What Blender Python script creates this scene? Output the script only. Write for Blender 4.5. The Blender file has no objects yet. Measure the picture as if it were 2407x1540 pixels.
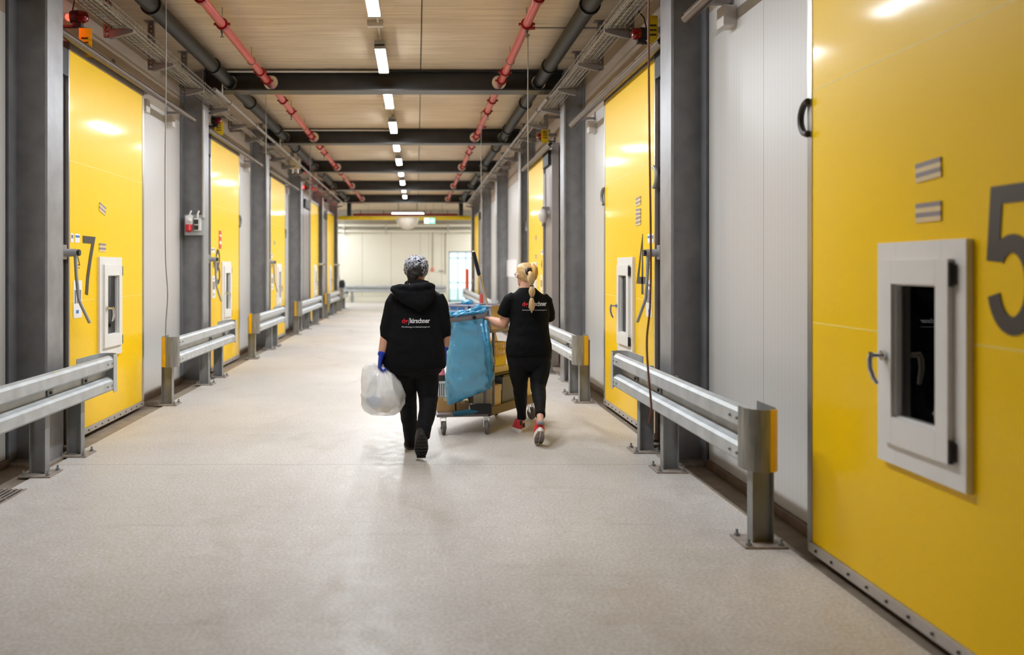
import bpy, bmesh, math, random
from mathutils import Vector, Matrix, noise
from mathutils.bvhtree import BVHTree

# ---------------------------------------------------------------- camera, light, exposure
random.seed(7)
SC = bpy.context.scene
COL = SC.collection
F = 2030.0                       # focal length in pixels of the 2407x1540 frame
VX, VY, H = 980.0, 632.0, 1.55   # vanishing point, camera height

cam_data = bpy.data.cameras.new('camera')
cam = bpy.data.objects.new('camera', cam_data)
COL.objects.link(cam)
cam.location = (0, 0, H)
cam.rotation_euler = (math.pi / 2, 0, 0)
cam_data.sensor_fit = 'HORIZONTAL'
cam_data.sensor_width = 36.0
cam_data.lens = 36.0 * F / 2407.0
cam_data.shift_x = (1203.5 - VX) / 2407.0
cam_data.shift_y = -(770.0 - VY) / 2407.0
cam_data.clip_start = 0.05
cam_data.clip_end = 300
cam_data.dof.use_dof = True
cam_data.dof.focus_distance = 7.4
cam_data.dof.aperture_fstop = 1.3
SC.camera = cam

world = bpy.data.worlds.new('daylight')
SC.world = world
world.use_nodes = True
wbg = world.node_tree.nodes['Background']
wbg.inputs['Color'].default_value = (0.84, 0.96, 1.0, 1)
wbg.inputs['Strength'].default_value = 2.2

SC.view_settings.view_transform = 'Standard'
SC.view_settings.look = 'None'
SC.view_settings.exposure = 0.40
SC.view_settings.gamma = 1.0
SC.view_settings.use_curve_mapping = False
SC.cycles.use_denoising = True
SC.cycles.max_bounces = 10
SC.cycles.diffuse_bounces = 6
SC.cycles.glossy_bounces = 4
SC.cycles.transparent_max_bounces = 12
SC.cycles.sample_clamp_indirect = 6.0
SC.cycles.caustics_reflective = False
SC.cycles.caustics_refractive = False
LAMP = 158.0                     # emission of the ceiling lamps

# ---------------------------------------------------------------- materials
def lin(c):
    out = []
    for v in c:
        v = v / 255.0
        out.append(v / 12.92 if v <= 0.04045 else ((v + 0.055) / 1.055) ** 2.4)
    return out

def base_mat(name):
    m = bpy.data.materials.new(name)
    m.use_nodes = True
    nt = m.node_tree
    b = nt.nodes['Principled BSDF']
    return m, nt, b

def M(name, col, rough=0.5, metal=0.0, var=0.06, scale=6.0, bump=0.0, bscale=40.0, stretch=(1, 1, 1), spec=0.5, coat=0.0, rvar=0.0):
    m, nt, b = base_mat(name)
    L = nt.links
    c = lin(col)
    tc = nt.nodes.new('ShaderNodeTexCoord')
    mp = nt.nodes.new('ShaderNodeMapping')
    mp.inputs['Scale'].default_value = stretch
    L.new(tc.outputs['Object'], mp.inputs['Vector'])
    n = nt.nodes.new('ShaderNodeTexNoise')
    n.inputs['Scale'].default_value = scale
    n.inputs['Detail'].default_value = 5
    L.new(mp.outputs[0], n.inputs['Vector'])
    r = nt.nodes.new('ShaderNodeValToRGB')
    r.color_ramp.elements[0].position = 0.3
    r.color_ramp.elements[1].position = 0.7
    r.color_ramp.elements[0].color = [x * (1 - var) for x in c] + [1]
    r.color_ramp.elements[1].color = [min(1, x * (1 + var)) for x in c] + [1]
    L.new(n.outputs['Fac'], r.inputs[0])
    L.new(r.outputs[0], b.inputs['Base Color'])
    b.inputs['Roughness'].default_value = rough
    b.inputs['Metallic'].default_value = metal
    b.inputs['Specular IOR Level'].default_value = spec
    b.inputs['Coat Weight'].default_value = coat
    if rvar:
        mr = nt.nodes.new('ShaderNodeMapRange')
        mr.inputs['To Min'].default_value = rough - rvar
        mr.inputs['To Max'].default_value = rough + rvar
        L.new(n.outputs['Fac'], mr.inputs[0])
        L.new(mr.outputs[0], b.inputs['Roughness'])
    if bump:
        n2 = nt.nodes.new('ShaderNodeTexNoise')
        n2.inputs['Scale'].default_value = bscale
        n2.inputs['Detail'].default_value = 4
        L.new(mp.outputs[0], n2.inputs['Vector'])
        bp = nt.nodes.new('ShaderNodeBump')
        bp.inputs['Strength'].default_value = bump
        bp.inputs['Distance'].default_value = 0.01
        L.new(n2.outputs['Fac'], bp.inputs['Height'])
        L.new(bp.outputs[0], b.inputs['Normal'])
    return m

def emit(name, col, strength, twoside=True):
    m = bpy.data.materials.new(name)
    m.use_nodes = True
    nt = m.node_tree
    nt.nodes.clear()
    o = nt.nodes.new('ShaderNodeOutputMaterial')
    e = nt.nodes.new('ShaderNodeEmission')
    e.inputs['Color'].default_value = lin(col) + [1]
    e.inputs['Strength'].default_value = strength
    nt.links.new(e.outputs[0], o.inputs[0])
    return m

def glass_mat(name, tint=(235, 240, 240), ior=1.9, rough=0.02):
    m = bpy.data.materials.new(name)
    m.use_nodes = True
    nt = m.node_tree
    nt.nodes.clear()
    o = nt.nodes.new('ShaderNodeOutputMaterial')
    t = nt.nodes.new('ShaderNodeBsdfTransparent')
    t.inputs['Color'].default_value = lin(tint) + [1]
    g = nt.nodes.new('ShaderNodeBsdfGlossy')
    g.inputs['Roughness'].default_value = rough
    lw = nt.nodes.new('ShaderNodeFresnel')
    lw.inputs['IOR'].default_value = ior
    mx = nt.nodes.new('ShaderNodeMixShader')
    nt.links.new(lw.outputs[0], mx.inputs[0])
    nt.links.new(t.outputs[0], mx.inputs[1])
    nt.links.new(g.outputs[0], mx.inputs[2])
    nt.links.new(mx.outputs[0], o.inputs[0])
    return m

def film_mat(name, col, transp=0.35, transl=0.4, rough=0.25, scale=9.0, bump=0.6, dark=0.75):
    """thin plastic film: part see-through, part translucent, shiny, crumpled"""
    m = bpy.data.materials.new(name)
    m.use_nodes = True
    nt = m.node_tree
    L = nt.links
    b = nt.nodes['Principled BSDF']
    o = nt.nodes['Material Output']
    tc = nt.nodes.new('ShaderNodeTexCoord')
    n = nt.nodes.new('ShaderNodeTexNoise')
    n.inputs['Scale'].default_value = scale
    n.inputs['Detail'].default_value = 6
    n.inputs['Distortion'].default_value = 1.2
    L.new(tc.outputs['Object'], n.inputs['Vector'])
    c = lin(col)
    r = nt.nodes.new('ShaderNodeValToRGB')
    r.color_ramp.elements[0].position = 0.35
    r.color_ramp.elements[1].position = 0.65
    r.color_ramp.elements[0].color = [x * dark for x in c] + [1]
    r.color_ramp.elements[1].color = c + [1]
    L.new(n.outputs['Fac'], r.inputs[0])
    L.new(r.outputs[0], b.inputs['Base Color'])
    b.inputs['Roughness'].default_value = rough
    b.inputs['Specular IOR Level'].default_value = 0.7
    b.inputs['Coat Weight'].default_value = 0.8
    b.inputs['Coat Roughness'].default_value = 0.06
    bp = nt.nodes.new('ShaderNodeBump')
    bp.inputs['Strength'].default_value = bump
    bp.inputs['Distance'].default_value = 0.02
    L.new(n.outputs['Fac'], bp.inputs['Height'])
    L.new(bp.outputs[0], b.inputs['Normal'])
    tl = nt.nodes.new('ShaderNodeBsdfTranslucent')
    L.new(r.outputs[0], tl.inputs['Color'])
    tp = nt.nodes.new('ShaderNodeBsdfTransparent')
    tp.inputs['Color'].default_value = [min(1, x * 1.05 + 0.05) for x in c] + [1]
    m1 = nt.nodes.new('ShaderNodeMixShader')
    m1.inputs[0].default_value = transl
    L.new(b.outputs[0], m1.inputs[1])
    L.new(tl.outputs[0], m1.inputs[2])
    m2 = nt.nodes.new('ShaderNodeMixShader')
    m2.inputs[0].default_value = transp
    L.new(m1.outputs[0], m2.inputs[1])
    L.new(tp.outputs[0], m2.inputs[2])
    L.new(m2.outputs[0], o.inputs[0])
    return m

def floor_mat():
    m, nt, b = base_mat('poured_concrete')
    L = nt.links
    N = nt.nodes.new
    tc = N('ShaderNodeTexCoord')
    def nz(scale, det, stretch=(1, 1, 1), dist=0.0):
        mp = N('ShaderNodeMapping')
        mp.inputs['Scale'].default_value = stretch
        L.new(tc.outputs['Object'], mp.inputs['Vector'])
        n = N('ShaderNodeTexNoise')
        n.inputs['Scale'].default_value = scale
        n.inputs['Detail'].default_value = det
        n.inputs['Distortion'].default_value = dist
        L.new(mp.outputs[0], n.inputs['Vector'])
        return n
    def ramp(src, a, bb, ca, cb):
        r = N('ShaderNodeValToRGB')
        r.color_ramp.elements[0].position = a
        r.color_ramp.elements[1].position = bb
        r.color_ramp.elements[0].color = list(ca) + [1]
        r.color_ramp.elements[1].color = list(cb) + [1]
        L.new(src, r.inputs[0])
        return r
    def mul(a, c, f=1.0):
        mx = N('ShaderNodeMix')
        mx.data_type = 'RGBA'
        mx.blend_type = 'MULTIPLY'
        mx.inputs[0].default_value = f
        L.new(a, mx.inputs[6])
        L.new(c, mx.inputs[7])
        return mx.outputs[2]
    big = ramp(nz(0.55, 6).outputs['Fac'], 0.32, 0.68, lin((191, 186, 180)), lin((208, 203, 198)))
    fine = ramp(nz(58, 6).outputs['Fac'], 0.34, 0.64, (0.78, 0.77, 0.75), (1.08, 1.08, 1.08))
    mid = ramp(nz(9, 6, dist=0.6).outputs['Fac'], 0.3, 0.7, (0.90, 0.88, 0.86), (1.04, 1.04, 1.04))
    dirt = ramp(nz(1.7, 5, (1, 0.45, 1), 1.5).outputs['Fac'], 0.56, 0.78, (1, 1, 1), (0.70, 0.62, 0.53))
    streak = ramp(nz(3.0, 5, (0.5, 5.0, 1), 0.8).outputs['Fac'], 0.62, 0.75, (1, 1, 1), (0.87, 0.85, 0.83))
    c = mul(big.outputs[0], fine.outputs[0])
    c = mul(c, mid.outputs[0])
    c = mul(c, dirt.outputs[0], 0.45)
    c = mul(c, streak.outputs[0], 0.8)
    # a cross joint in the slab every five metres
    sx = N('ShaderNodeSeparateXYZ')
    L.new(tc.outputs['Object'], sx.inputs[0])
    md = N('ShaderNodeMath'); md.operation = 'PINGPONG'
    ad = N('ShaderNodeMath'); ad.operation = 'ADD'; ad.inputs[1].default_value = -6.84
    L.new(sx.outputs[1], ad.inputs[0])
    L.new(ad.outputs[0], md.inputs[0]); md.inputs[1].default_value = 5.0
    jr = ramp(md.outputs[0], 0.0, 0.012, (0.75, 0.72, 0.68), (1, 1, 1))
    jr.color_ramp.elements[0].position = 0.004
    c = mul(c, jr.outputs[0])
    L.new(c, b.inputs['Base Color'])
    rr = N('ShaderNodeMapRange')
    rr.inputs['To Min'].default_value = 0.42
    rr.inputs['To Max'].default_value = 0.60
    L.new(mid.outputs[0], rr.inputs[0])
    rr.inputs['From Min'].default_value = 0.92
    rr.inputs['From Max'].default_value = 1.03
    L.new(rr.outputs[0], b.inputs['Roughness'])
    b.inputs['Specular IOR Level'].default_value = 0.3
    bp = N('ShaderNodeBump')
    bp.inputs['Strength'].default_value = 0.12
    bp.inputs['Distance'].default_value = 0.004
    L.new(fine.outputs[0], bp.inputs['Height'])
    L.new(bp.outputs[0], b.inputs['Normal'])
    return m

def ceiling_mat():
    m, nt, b = base_mat('board_marked_ceiling')
    L = nt.links
    N = nt.nodes.new
    tc = N('ShaderNodeTexCoord')
    def nz(scale, det, stretch, dist=0.0):
        mp = N('ShaderNodeMapping')
        mp.inputs['Scale'].default_value = stretch
        L.new(tc.outputs['Object'], mp.inputs['Vector'])
        n = N('ShaderNodeTexNoise')
        n.inputs['Scale'].default_value = scale
        n.inputs['Detail'].default_value = det
        n.inputs['Distortion'].default_value = dist
        L.new(mp.outputs[0], n.inputs['Vector'])
        return n
    r1 = N('ShaderNodeValToRGB')
    r1.color_ramp.elements[0].position = 0.3
    r1.color_ramp.elements[1].position = 0.66
    r1.color_ramp.elements[0].color = lin((186, 166, 138)) + [1]
    r1.color_ramp.elements[1].color = lin((212, 194, 168)) + [1]
    L.new(nz(2.2, 8, (0.5, 9, 1), 0.4).outputs['Fac'], r1.inputs[0])
    r2 = N('ShaderNodeValToRGB')
    r2.color_ramp.elements[0].position = 0.30
    r2.color_ramp.elements[1].position = 0.42
    r2.color_ramp.elements[0].color = (0.72, 0.68, 0.62, 1)
    r2.color_ramp.elements[1].color = (1, 1, 1, 1)
    L.new(nz(3.5, 6, (0.7, 11, 1), 0.8).outputs['Fac'], r2.inputs[0])
    mx = N('ShaderNodeMix'); mx.data_type = 'RGBA'; mx.blend_type = 'MULTIPLY'; mx.inputs[0].default_value = 0.7
    L.new(r1.outputs[0], mx.inputs[6]); L.new(r2.outputs[0], mx.inputs[7])
    L.new(mx.outputs[2], b.inputs['Base Color'])
    b.inputs['Roughness'].default_value = 0.7
    return m

def panel_mat():
    """white metal sandwich panel: fine vertical ribs and a joint every 1.1 m"""
    m, nt, b = base_mat('white_ribbed_panel')
    L = nt.links
    N = nt.nodes.new
    tc = N('ShaderNodeTexCoord')
    sx = N('ShaderNodeSeparateXYZ')
    L.new(tc.outputs['Object'], sx.inputs[0])
    def saw(per, off, pos):
        a = N('ShaderNodeMath'); a.operation = 'ADD'; a.inputs[1].default_value = off
        L.new(sx.outputs[1], a.inputs[0])
        p = N('ShaderNodeMath'); p.operation = 'PINGPONG'; p.inputs[1].default_value = per / 2
        L.new(a.outputs[0], p.inputs[0])
        g = N('ShaderNodeMath'); g.operation = 'LESS_THAN'; g.inputs[1].default_value = pos
        L.new(p.outputs[0], g.inputs[0])
        return g
    joint = saw(1.1, -5.73, 0.003)
    rib = saw(0.055, 0, 0.004)
    mx = N('ShaderNodeMix'); mx.data_type = 'RGBA'
    rb = N('ShaderNodeMix'); rb.data_type = 'RGBA'
    rb.inputs[6].default_value = lin((209, 206, 202)) + [1]
    rb.inputs[7].default_value = lin((203, 200, 195)) + [1]  # ribs toned darker: their shade under grazing light is put into the colour
    L.new(rib.outputs[0], rb.inputs[0])
    L.new(rb.outputs[2], mx.inputs[6])
    mx.inputs[7].default_value = lin((140, 134, 128)) + [1]
    L.new(joint.outputs[0], mx.inputs[0])
    L.new(mx.outputs[2], b.inputs['Base Color'])
    b.inputs['Roughness'].default_value = 0.38
    bp = N('ShaderNodeBump')
    bp.inputs['Strength'].default_value = 0.7
    bp.inputs['Distance'].default_value = 0.003
    bp.invert = True
    L.new(rib.outputs[0], bp.inputs['Height'])
    L.new(bp.outputs[0], b.inputs['Normal'])
    return m

def scarf_mat():
    m, nt, b = base_mat('patterned_black_white_cloth')
    L = nt.links
    N = nt.nodes.new
    tc = N('ShaderNodeTexCoord')
    n = N('ShaderNodeTexNoise')
    n.inputs['Scale'].default_value = 17
    n.inputs['Detail'].default_value = 3
    n.inputs['Distortion'].default_value = 2.6
    L.new(tc.outputs['Object'], n.inputs['Vector'])
    r = N('ShaderNodeValToRGB')
    e = r.color_ramp.elements
    e[0].position = 0.40; e[0].color = lin((14, 14, 18)) + [1]
    e[1].position = 0.46; e[1].color = lin((172, 174, 184)) + [1]
    x = e.new(0.54); x.color = lin((198, 200, 208)) + [1]
    x = e.new(0.58); x.color = lin((22, 22, 28)) + [1]
    x = e.new(0.66); x.color = lin((16, 16, 20)) + [1]
    x = e.new(0.69); x.color = lin((170, 172, 182)) + [1]
    L.new(n.outputs['Fac'], r.inputs[0])
    L.new(r.outputs[0], b.inputs['Base Color'])
    b.inputs['Roughness'].default_value = 0.8
    return m

def hair_mat(name, c1, c2):
    m, nt, b = base_mat(name)
    L = nt.links
    N = nt.nodes.new
    tc = N('ShaderNodeTexCoord')
    mp = N('ShaderNodeMapping'); mp.inputs['Scale'].default_value = (60, 60, 6)
    L.new(tc.outputs['Object'], mp.inputs['Vector'])
    n = N('ShaderNodeTexNoise'); n.inputs['Scale'].default_value = 2.0; n.inputs['Detail'].default_value = 5
    L.new(mp.outputs[0], n.inputs['Vector'])
    r = N('ShaderNodeValToRGB')
    r.color_ramp.elements[0].position = 0.3; r.color_ramp.elements[0].color = lin(c1) + [1]
    r.color_ramp.elements[1].position = 0.7; r.color_ramp.elements[1].color = lin(c2) + [1]
    L.new(n.outputs['Fac'], r.inputs[0])
    L.new(r.outputs[0], b.inputs['Base Color'])
    b.inputs['Roughness'].default_value = 0.42
    bp = N('ShaderNodeBump'); bp.inputs['Strength'].default_value = 0.5; bp.inputs['Distance'].default_value = 0.004
    L.new(n.outputs['Fac'], bp.inputs['Height']); L.new(bp.outputs[0], b.inputs['Normal'])
    return m

MT = {}
MT['floor'] = floor_mat()
MT['ceiling'] = ceiling_mat()
MT['panel'] = panel_mat()
MT['gutter'] = M('dirty_concrete', (136, 122, 106), 0.75, var=0.2, scale=7, bump=0.3)
MT['rustrail'] = M('brown_base_rail', (126, 106, 94), 0.55, metal=0.2, var=0.2, scale=9)
MT['upper'] = M('beige_upper_wall', (172, 156, 138), 0.6, var=0.05, scale=2)
MT['gap'] = M('black_gap', (24, 23, 22), 0.8)
MT['steel'] = M('grey_galvanised_steel', (152, 152, 154), 0.38, metal=0.32, var=0.16, scale=5, rvar=0.08)
MT['beam'] = M('dark_painted_beam', (58, 55, 53), 0.36, metal=0.3, var=0.12, scale=4)
MT['galv'] = M('bright_galvanised_steel', (184, 187, 188), 0.48, metal=0.3, var=0.12, scale=7, rvar=0.08)
MT['galv2'] = M('dull_galvanised_steel', (150, 152, 152), 0.5, metal=0.5, var=0.14, scale=8)
MT['plate'] = M('dusty_steel_plate', (160, 148, 138), 0.6, metal=0.2, var=0.2, scale=20)
MT['yellow'] = M('yellow_door_skin', (255, 208, 0), 0.36, var=0.01, scale=0.7, spec=0.14, coat=0.2)
MT['yellow'].node_tree.nodes['Principled BSDF'].inputs['Coat Roughness'].default_value = 0.10
MT['seam'] = M('highlit_door_seam', (250, 224, 120), 0.5)  # pale tone paints in the highlight that runs along the seams
MT['bottombar'] = M('dull_aluminium_bar', (186, 180, 175), 0.42, metal=0.25, var=0.08)
MT['cap'] = M('worn_cap_metal', (138, 136, 130), 0.5, metal=0.35, var=0.3, scale=5, stretch=(6, 6, 0.8))
MT['alu'] = M('aluminium_profile', (176, 172, 170), 0.28, metal=0.85, var=0.05)
MT['header'] = M('grey_door_header', (150, 142, 140), 0.4, metal=0.4)
MT['railmat'] = M('brown_zinc_rail', (104, 90, 78), 0.36, metal=0.6, var=0.12)
MT['white'] = M('white_plastic', (232, 230, 227), 0.35, var=0.02)
MT['whitebox'] = M('white_painted_metal', (205, 198, 190), 0.45, var=0.04)
MT['bolt'] = M('dark_bolt', (70, 68, 68), 0.4, metal=0.7)
MT['chrome'] = M('chrome', (215, 215, 218), 0.14, metal=1.0, var=0.02)
MT['dark'] = M('charcoal_plastic', (48, 46, 46), 0.45)
MT['black'] = M('black_rubber', (22, 22, 23), 0.5)
MT['digit'] = M('charcoal_film', (64, 57, 54), 0.45, var=0.03)
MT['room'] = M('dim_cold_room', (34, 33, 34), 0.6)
MT['glass'] = glass_mat('window_glass')
MT['stripegrey'] = M('grey_stripe', (138, 128, 132), 0.4)
MT['stripecream'] = M('cream_stripe', (222, 198, 148), 0.45)
MT['paper'] = M('white_paper', (236, 234, 234), 0.6, var=0.02)
MT['blueprint'] = M('blue_print', (60, 120, 190), 0.5)
MT['greyprint'] = M('grey_print', (120, 120, 122), 0.6)
MT['redprint'] = M('red_print', (214, 70, 70), 0.5)
MT['insul'] = M('black_pipe_lagging', (32, 31, 30), 0.55, var=0.1, scale=4)
MT['redpipe'] = M('red_pipe_paint', (182, 70, 64), 0.4, var=0.06)
MT['redclamp'] = M('dark_red_coupling', (140, 14, 22), 0.35, var=0.06)
MT['wire'] = M('zinc_wire', (150, 142, 130), 0.4, metal=0.6)
MT['cable'] = M('grey_cable', (158, 148, 132), 0.5, var=0.2, scale=3)
MT['zinc'] = M('perforated_zinc', (140, 132, 126), 0.45, metal=0.5)
MT['lampbody'] = M('lamp_housing', (150, 152, 155), 0.4)
MT['lamp'] = emit('lamp_diffuser', (243, 249, 255), LAMP)
MT['cord'] = M('grey_cord', (150, 144, 138), 0.5)
MT['cordred'] = M('brown_cord', (122, 70, 58), 0.5)
MT['redlens'] = M('dark_red_lens', (120, 8, 10), 0.15, spec=0.7)
MT['redlit'] = emit('lit_red_lens', (255, 40, 30), 9.0)
MT['sign'] = M('yellow_sign', (240, 196, 10), 0.4)
MT['cream'] = M('cream_hall_wall', (232, 228, 212), 0.5, var=0.02, scale=1.0)
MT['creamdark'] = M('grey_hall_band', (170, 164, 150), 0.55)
MT['yellowbar'] = M('yellow_lintel_paint', (240, 206, 10), 0.35)
MT['orange'] = M('orange_paint', (226, 84, 34), 0.45)
MT['exitgreen'] = emit('exit_green', (120, 225, 180), 2.0)
MT['exitwhite'] = emit('exit_white', (245, 255, 250), 4.0)
MT['mirror'] = M('dome_mirror', (226, 222, 214), 0.25, metal=0.15)
MT['doorwhite'] = M('pale_door_frame', (150, 190, 200), 0.4)
MT['outside'] = M('outdoor_concrete', (200, 200, 195), 0.8)
MT['lavender'] = M('lavender_plastic', (196, 196, 214), 0.3, var=0.04)
MT['beige'] = M('beige_card', (222, 200, 160), 0.65, var=0.05)
MT['kraft'] = M('kraft_card', (206, 164, 106), 0.7, var=0.06)
MT['ybasket'] = M('yellow_basket', (226, 186, 74), 0.4, var=0.08)
MT['ypack'] = M('yellow_packaging', (236, 206, 70), 0.35, var=0.1)
MT['creampack'] = M('cream_packaging', (222, 202, 160), 0.5, var=0.08)
MT['bucket'] = M('charcoal_bucket', (106, 109, 122), 0.4)
MT['trolley'] = M('olive_grey_metal', (120, 100, 62), 0.45, metal=0.3, var=0.1)
MT['trolleygrey'] = M('grey_frame_plastic', (136, 130, 134), 0.4)
MT['wheel'] = M('grey_rubber', (104, 100, 102), 0.55)
MT['bluebag'] = film_mat('blue_bin_liner', (138, 208, 236), transp=0.18, transl=0.3, rough=0.10, scale=5, bump=0.3, dark=0.88)
MT['bluefold'] = film_mat('blue_liner_fold', (92, 196, 238), transp=0.08, transl=0.3, rough=0.2, scale=26, bump=1.0, dark=0.7)
MT['whitebag'] = film_mat('white_carrier_film', (252, 251, 250), transp=0.34, transl=0.3, rough=0.12, scale=9, bump=0.4, dark=0.96)
MT['bluewrap'] = M('blue_grey_wrapper', (120, 150, 186), 0.4, var=0.2, scale=12)
MT['paperwad'] = M('crumpled_paper', (230, 228, 224), 0.7, var=0.08, scale=20, bump=0.5)
MT['bluetube'] = M('blue_film_roll', (24, 88, 112), 0.3, var=0.1)
MT['skin'] = M('skin', (214, 160, 134), 0.5, var=0.05, scale=10)
MT['skinlight'] = M('light_skin', (226, 172, 146), 0.5, var=0.06, scale=10)
MT['blackcloth'] = M('black_jersey', (11, 11, 15), 0.85, var=0.15, scale=30, bump=0.25, bscale=14, spec=0.2)
MT['blackcloth2'] = M('black_cotton', (9, 9, 11), 0.85, var=0.15, scale=30, bump=0.25, bscale=12, spec=0.2)
MT['blackpants'] = M('black_work_cloth', (10, 10, 13), 0.8, var=0.15, scale=25, bump=0.3, bscale=12, spec=0.25)
MT['shoeblack'] = M('black_shoe', (24, 23, 23), 0.6, var=0.15, scale=30)
MT['soleblack'] = M('black_sole', (40, 38, 36), 0.7, var=0.2, scale=40)
MT['shoered'] = M('red_shoe', (208, 44, 52), 0.55, var=0.08, scale=20)
MT['solewhite'] = M('white_sole', (232, 226, 220), 0.55)
MT['solegrey'] = M('worn_grey_sole', (140, 130, 124), 0.7, var=0.15, scale=30)
MT['glove'] = M('blue_nitrile', (28, 62, 176), 0.4, var=0.1)
MT['scarf'] = scarf_mat()
MT['darkhair'] = hair_mat('dark_hair', (18, 14, 12), (40, 32, 28))
MT['blond'] = hair_mat('blond_hair', (176, 132, 74), (236, 206, 154))
MT['gold'] = hair_mat('golden_hair', (178, 122, 44), (226, 172, 88))
MT['logored'] = M('red_logo_print', (214, 22, 40), 0.6, var=0.02)
MT['logowhite'] = M('white_logo_print', (225, 225, 228), 0.6, var=0.02)
MT['eye'] = M('eye', (230, 228, 224), 0.2)
MT['pink'] = M('pink_plastic', (236, 128, 144), 0.35)
MT['navygrip'] = M('navy_grip', (24, 32, 54), 0.5)
MT['polewhite'] = M('white_pole', (214, 212, 210), 0.35)
MT['poleyellow'] = M('wooden_pole', (226, 190, 110), 0.45)
MT['sock'] = M('grey_sock', (150, 152, 158), 0.8)
MT['socketred'] = M('red_socket_cap', (206, 40, 44), 0.35)

def scuffed_mat():
    """galvanised rail with a few scraped-on streaks of yellow paint"""
    m = M('scuffed_galvanised_rail', (186, 189, 190), 0.48, metal=0.3, var=0.14, scale=7, rvar=0.08)
    nt = m.node_tree
    b = nt.nodes['Principled BSDF']
    src = b.inputs['Base Color'].links[0].from_socket
    tc = nt.nodes.new('ShaderNodeTexCoord')
    mp = nt.nodes.new('ShaderNodeMapping'); mp.inputs['Scale'].default_value = (9, 2.2, 9)
    n = nt.nodes.new('ShaderNodeTexNoise'); n.inputs['Scale'].default_value = 2.0; n.inputs['Detail'].default_value = 7
    r = nt.nodes.new('ShaderNodeValToRGB')
    r.color_ramp.elements[0].position = 0.70; r.color_ramp.elements[0].color = (0, 0, 0, 1)
    r.color_ramp.elements[1].position = 0.75; r.color_ramp.elements[1].color = (0.7, 0.7, 0.7, 1)
    mx = nt.nodes.new('ShaderNodeMix'); mx.data_type = 'RGBA'
    mx.inputs[7].default_value = lin((226, 186, 70)) + [1]
    L = nt.links
    L.new(tc.outputs['Object'], mp.inputs['Vector']); L.new(mp.outputs[0], n.inputs['Vector']); L.new(n.outputs['Fac'], r.inputs[0])
    L.new(r.outputs[0], mx.inputs[0]); L.new(src, mx.inputs[6]); L.new(mx.outputs[2], b.inputs['Base Color'])
    return m
MT['scuffed'] = scuffed_mat()

# ---------------------------------------------------------------- geometry helpers
ORG = {}     # world origin of every object built in world coordinates

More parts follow.
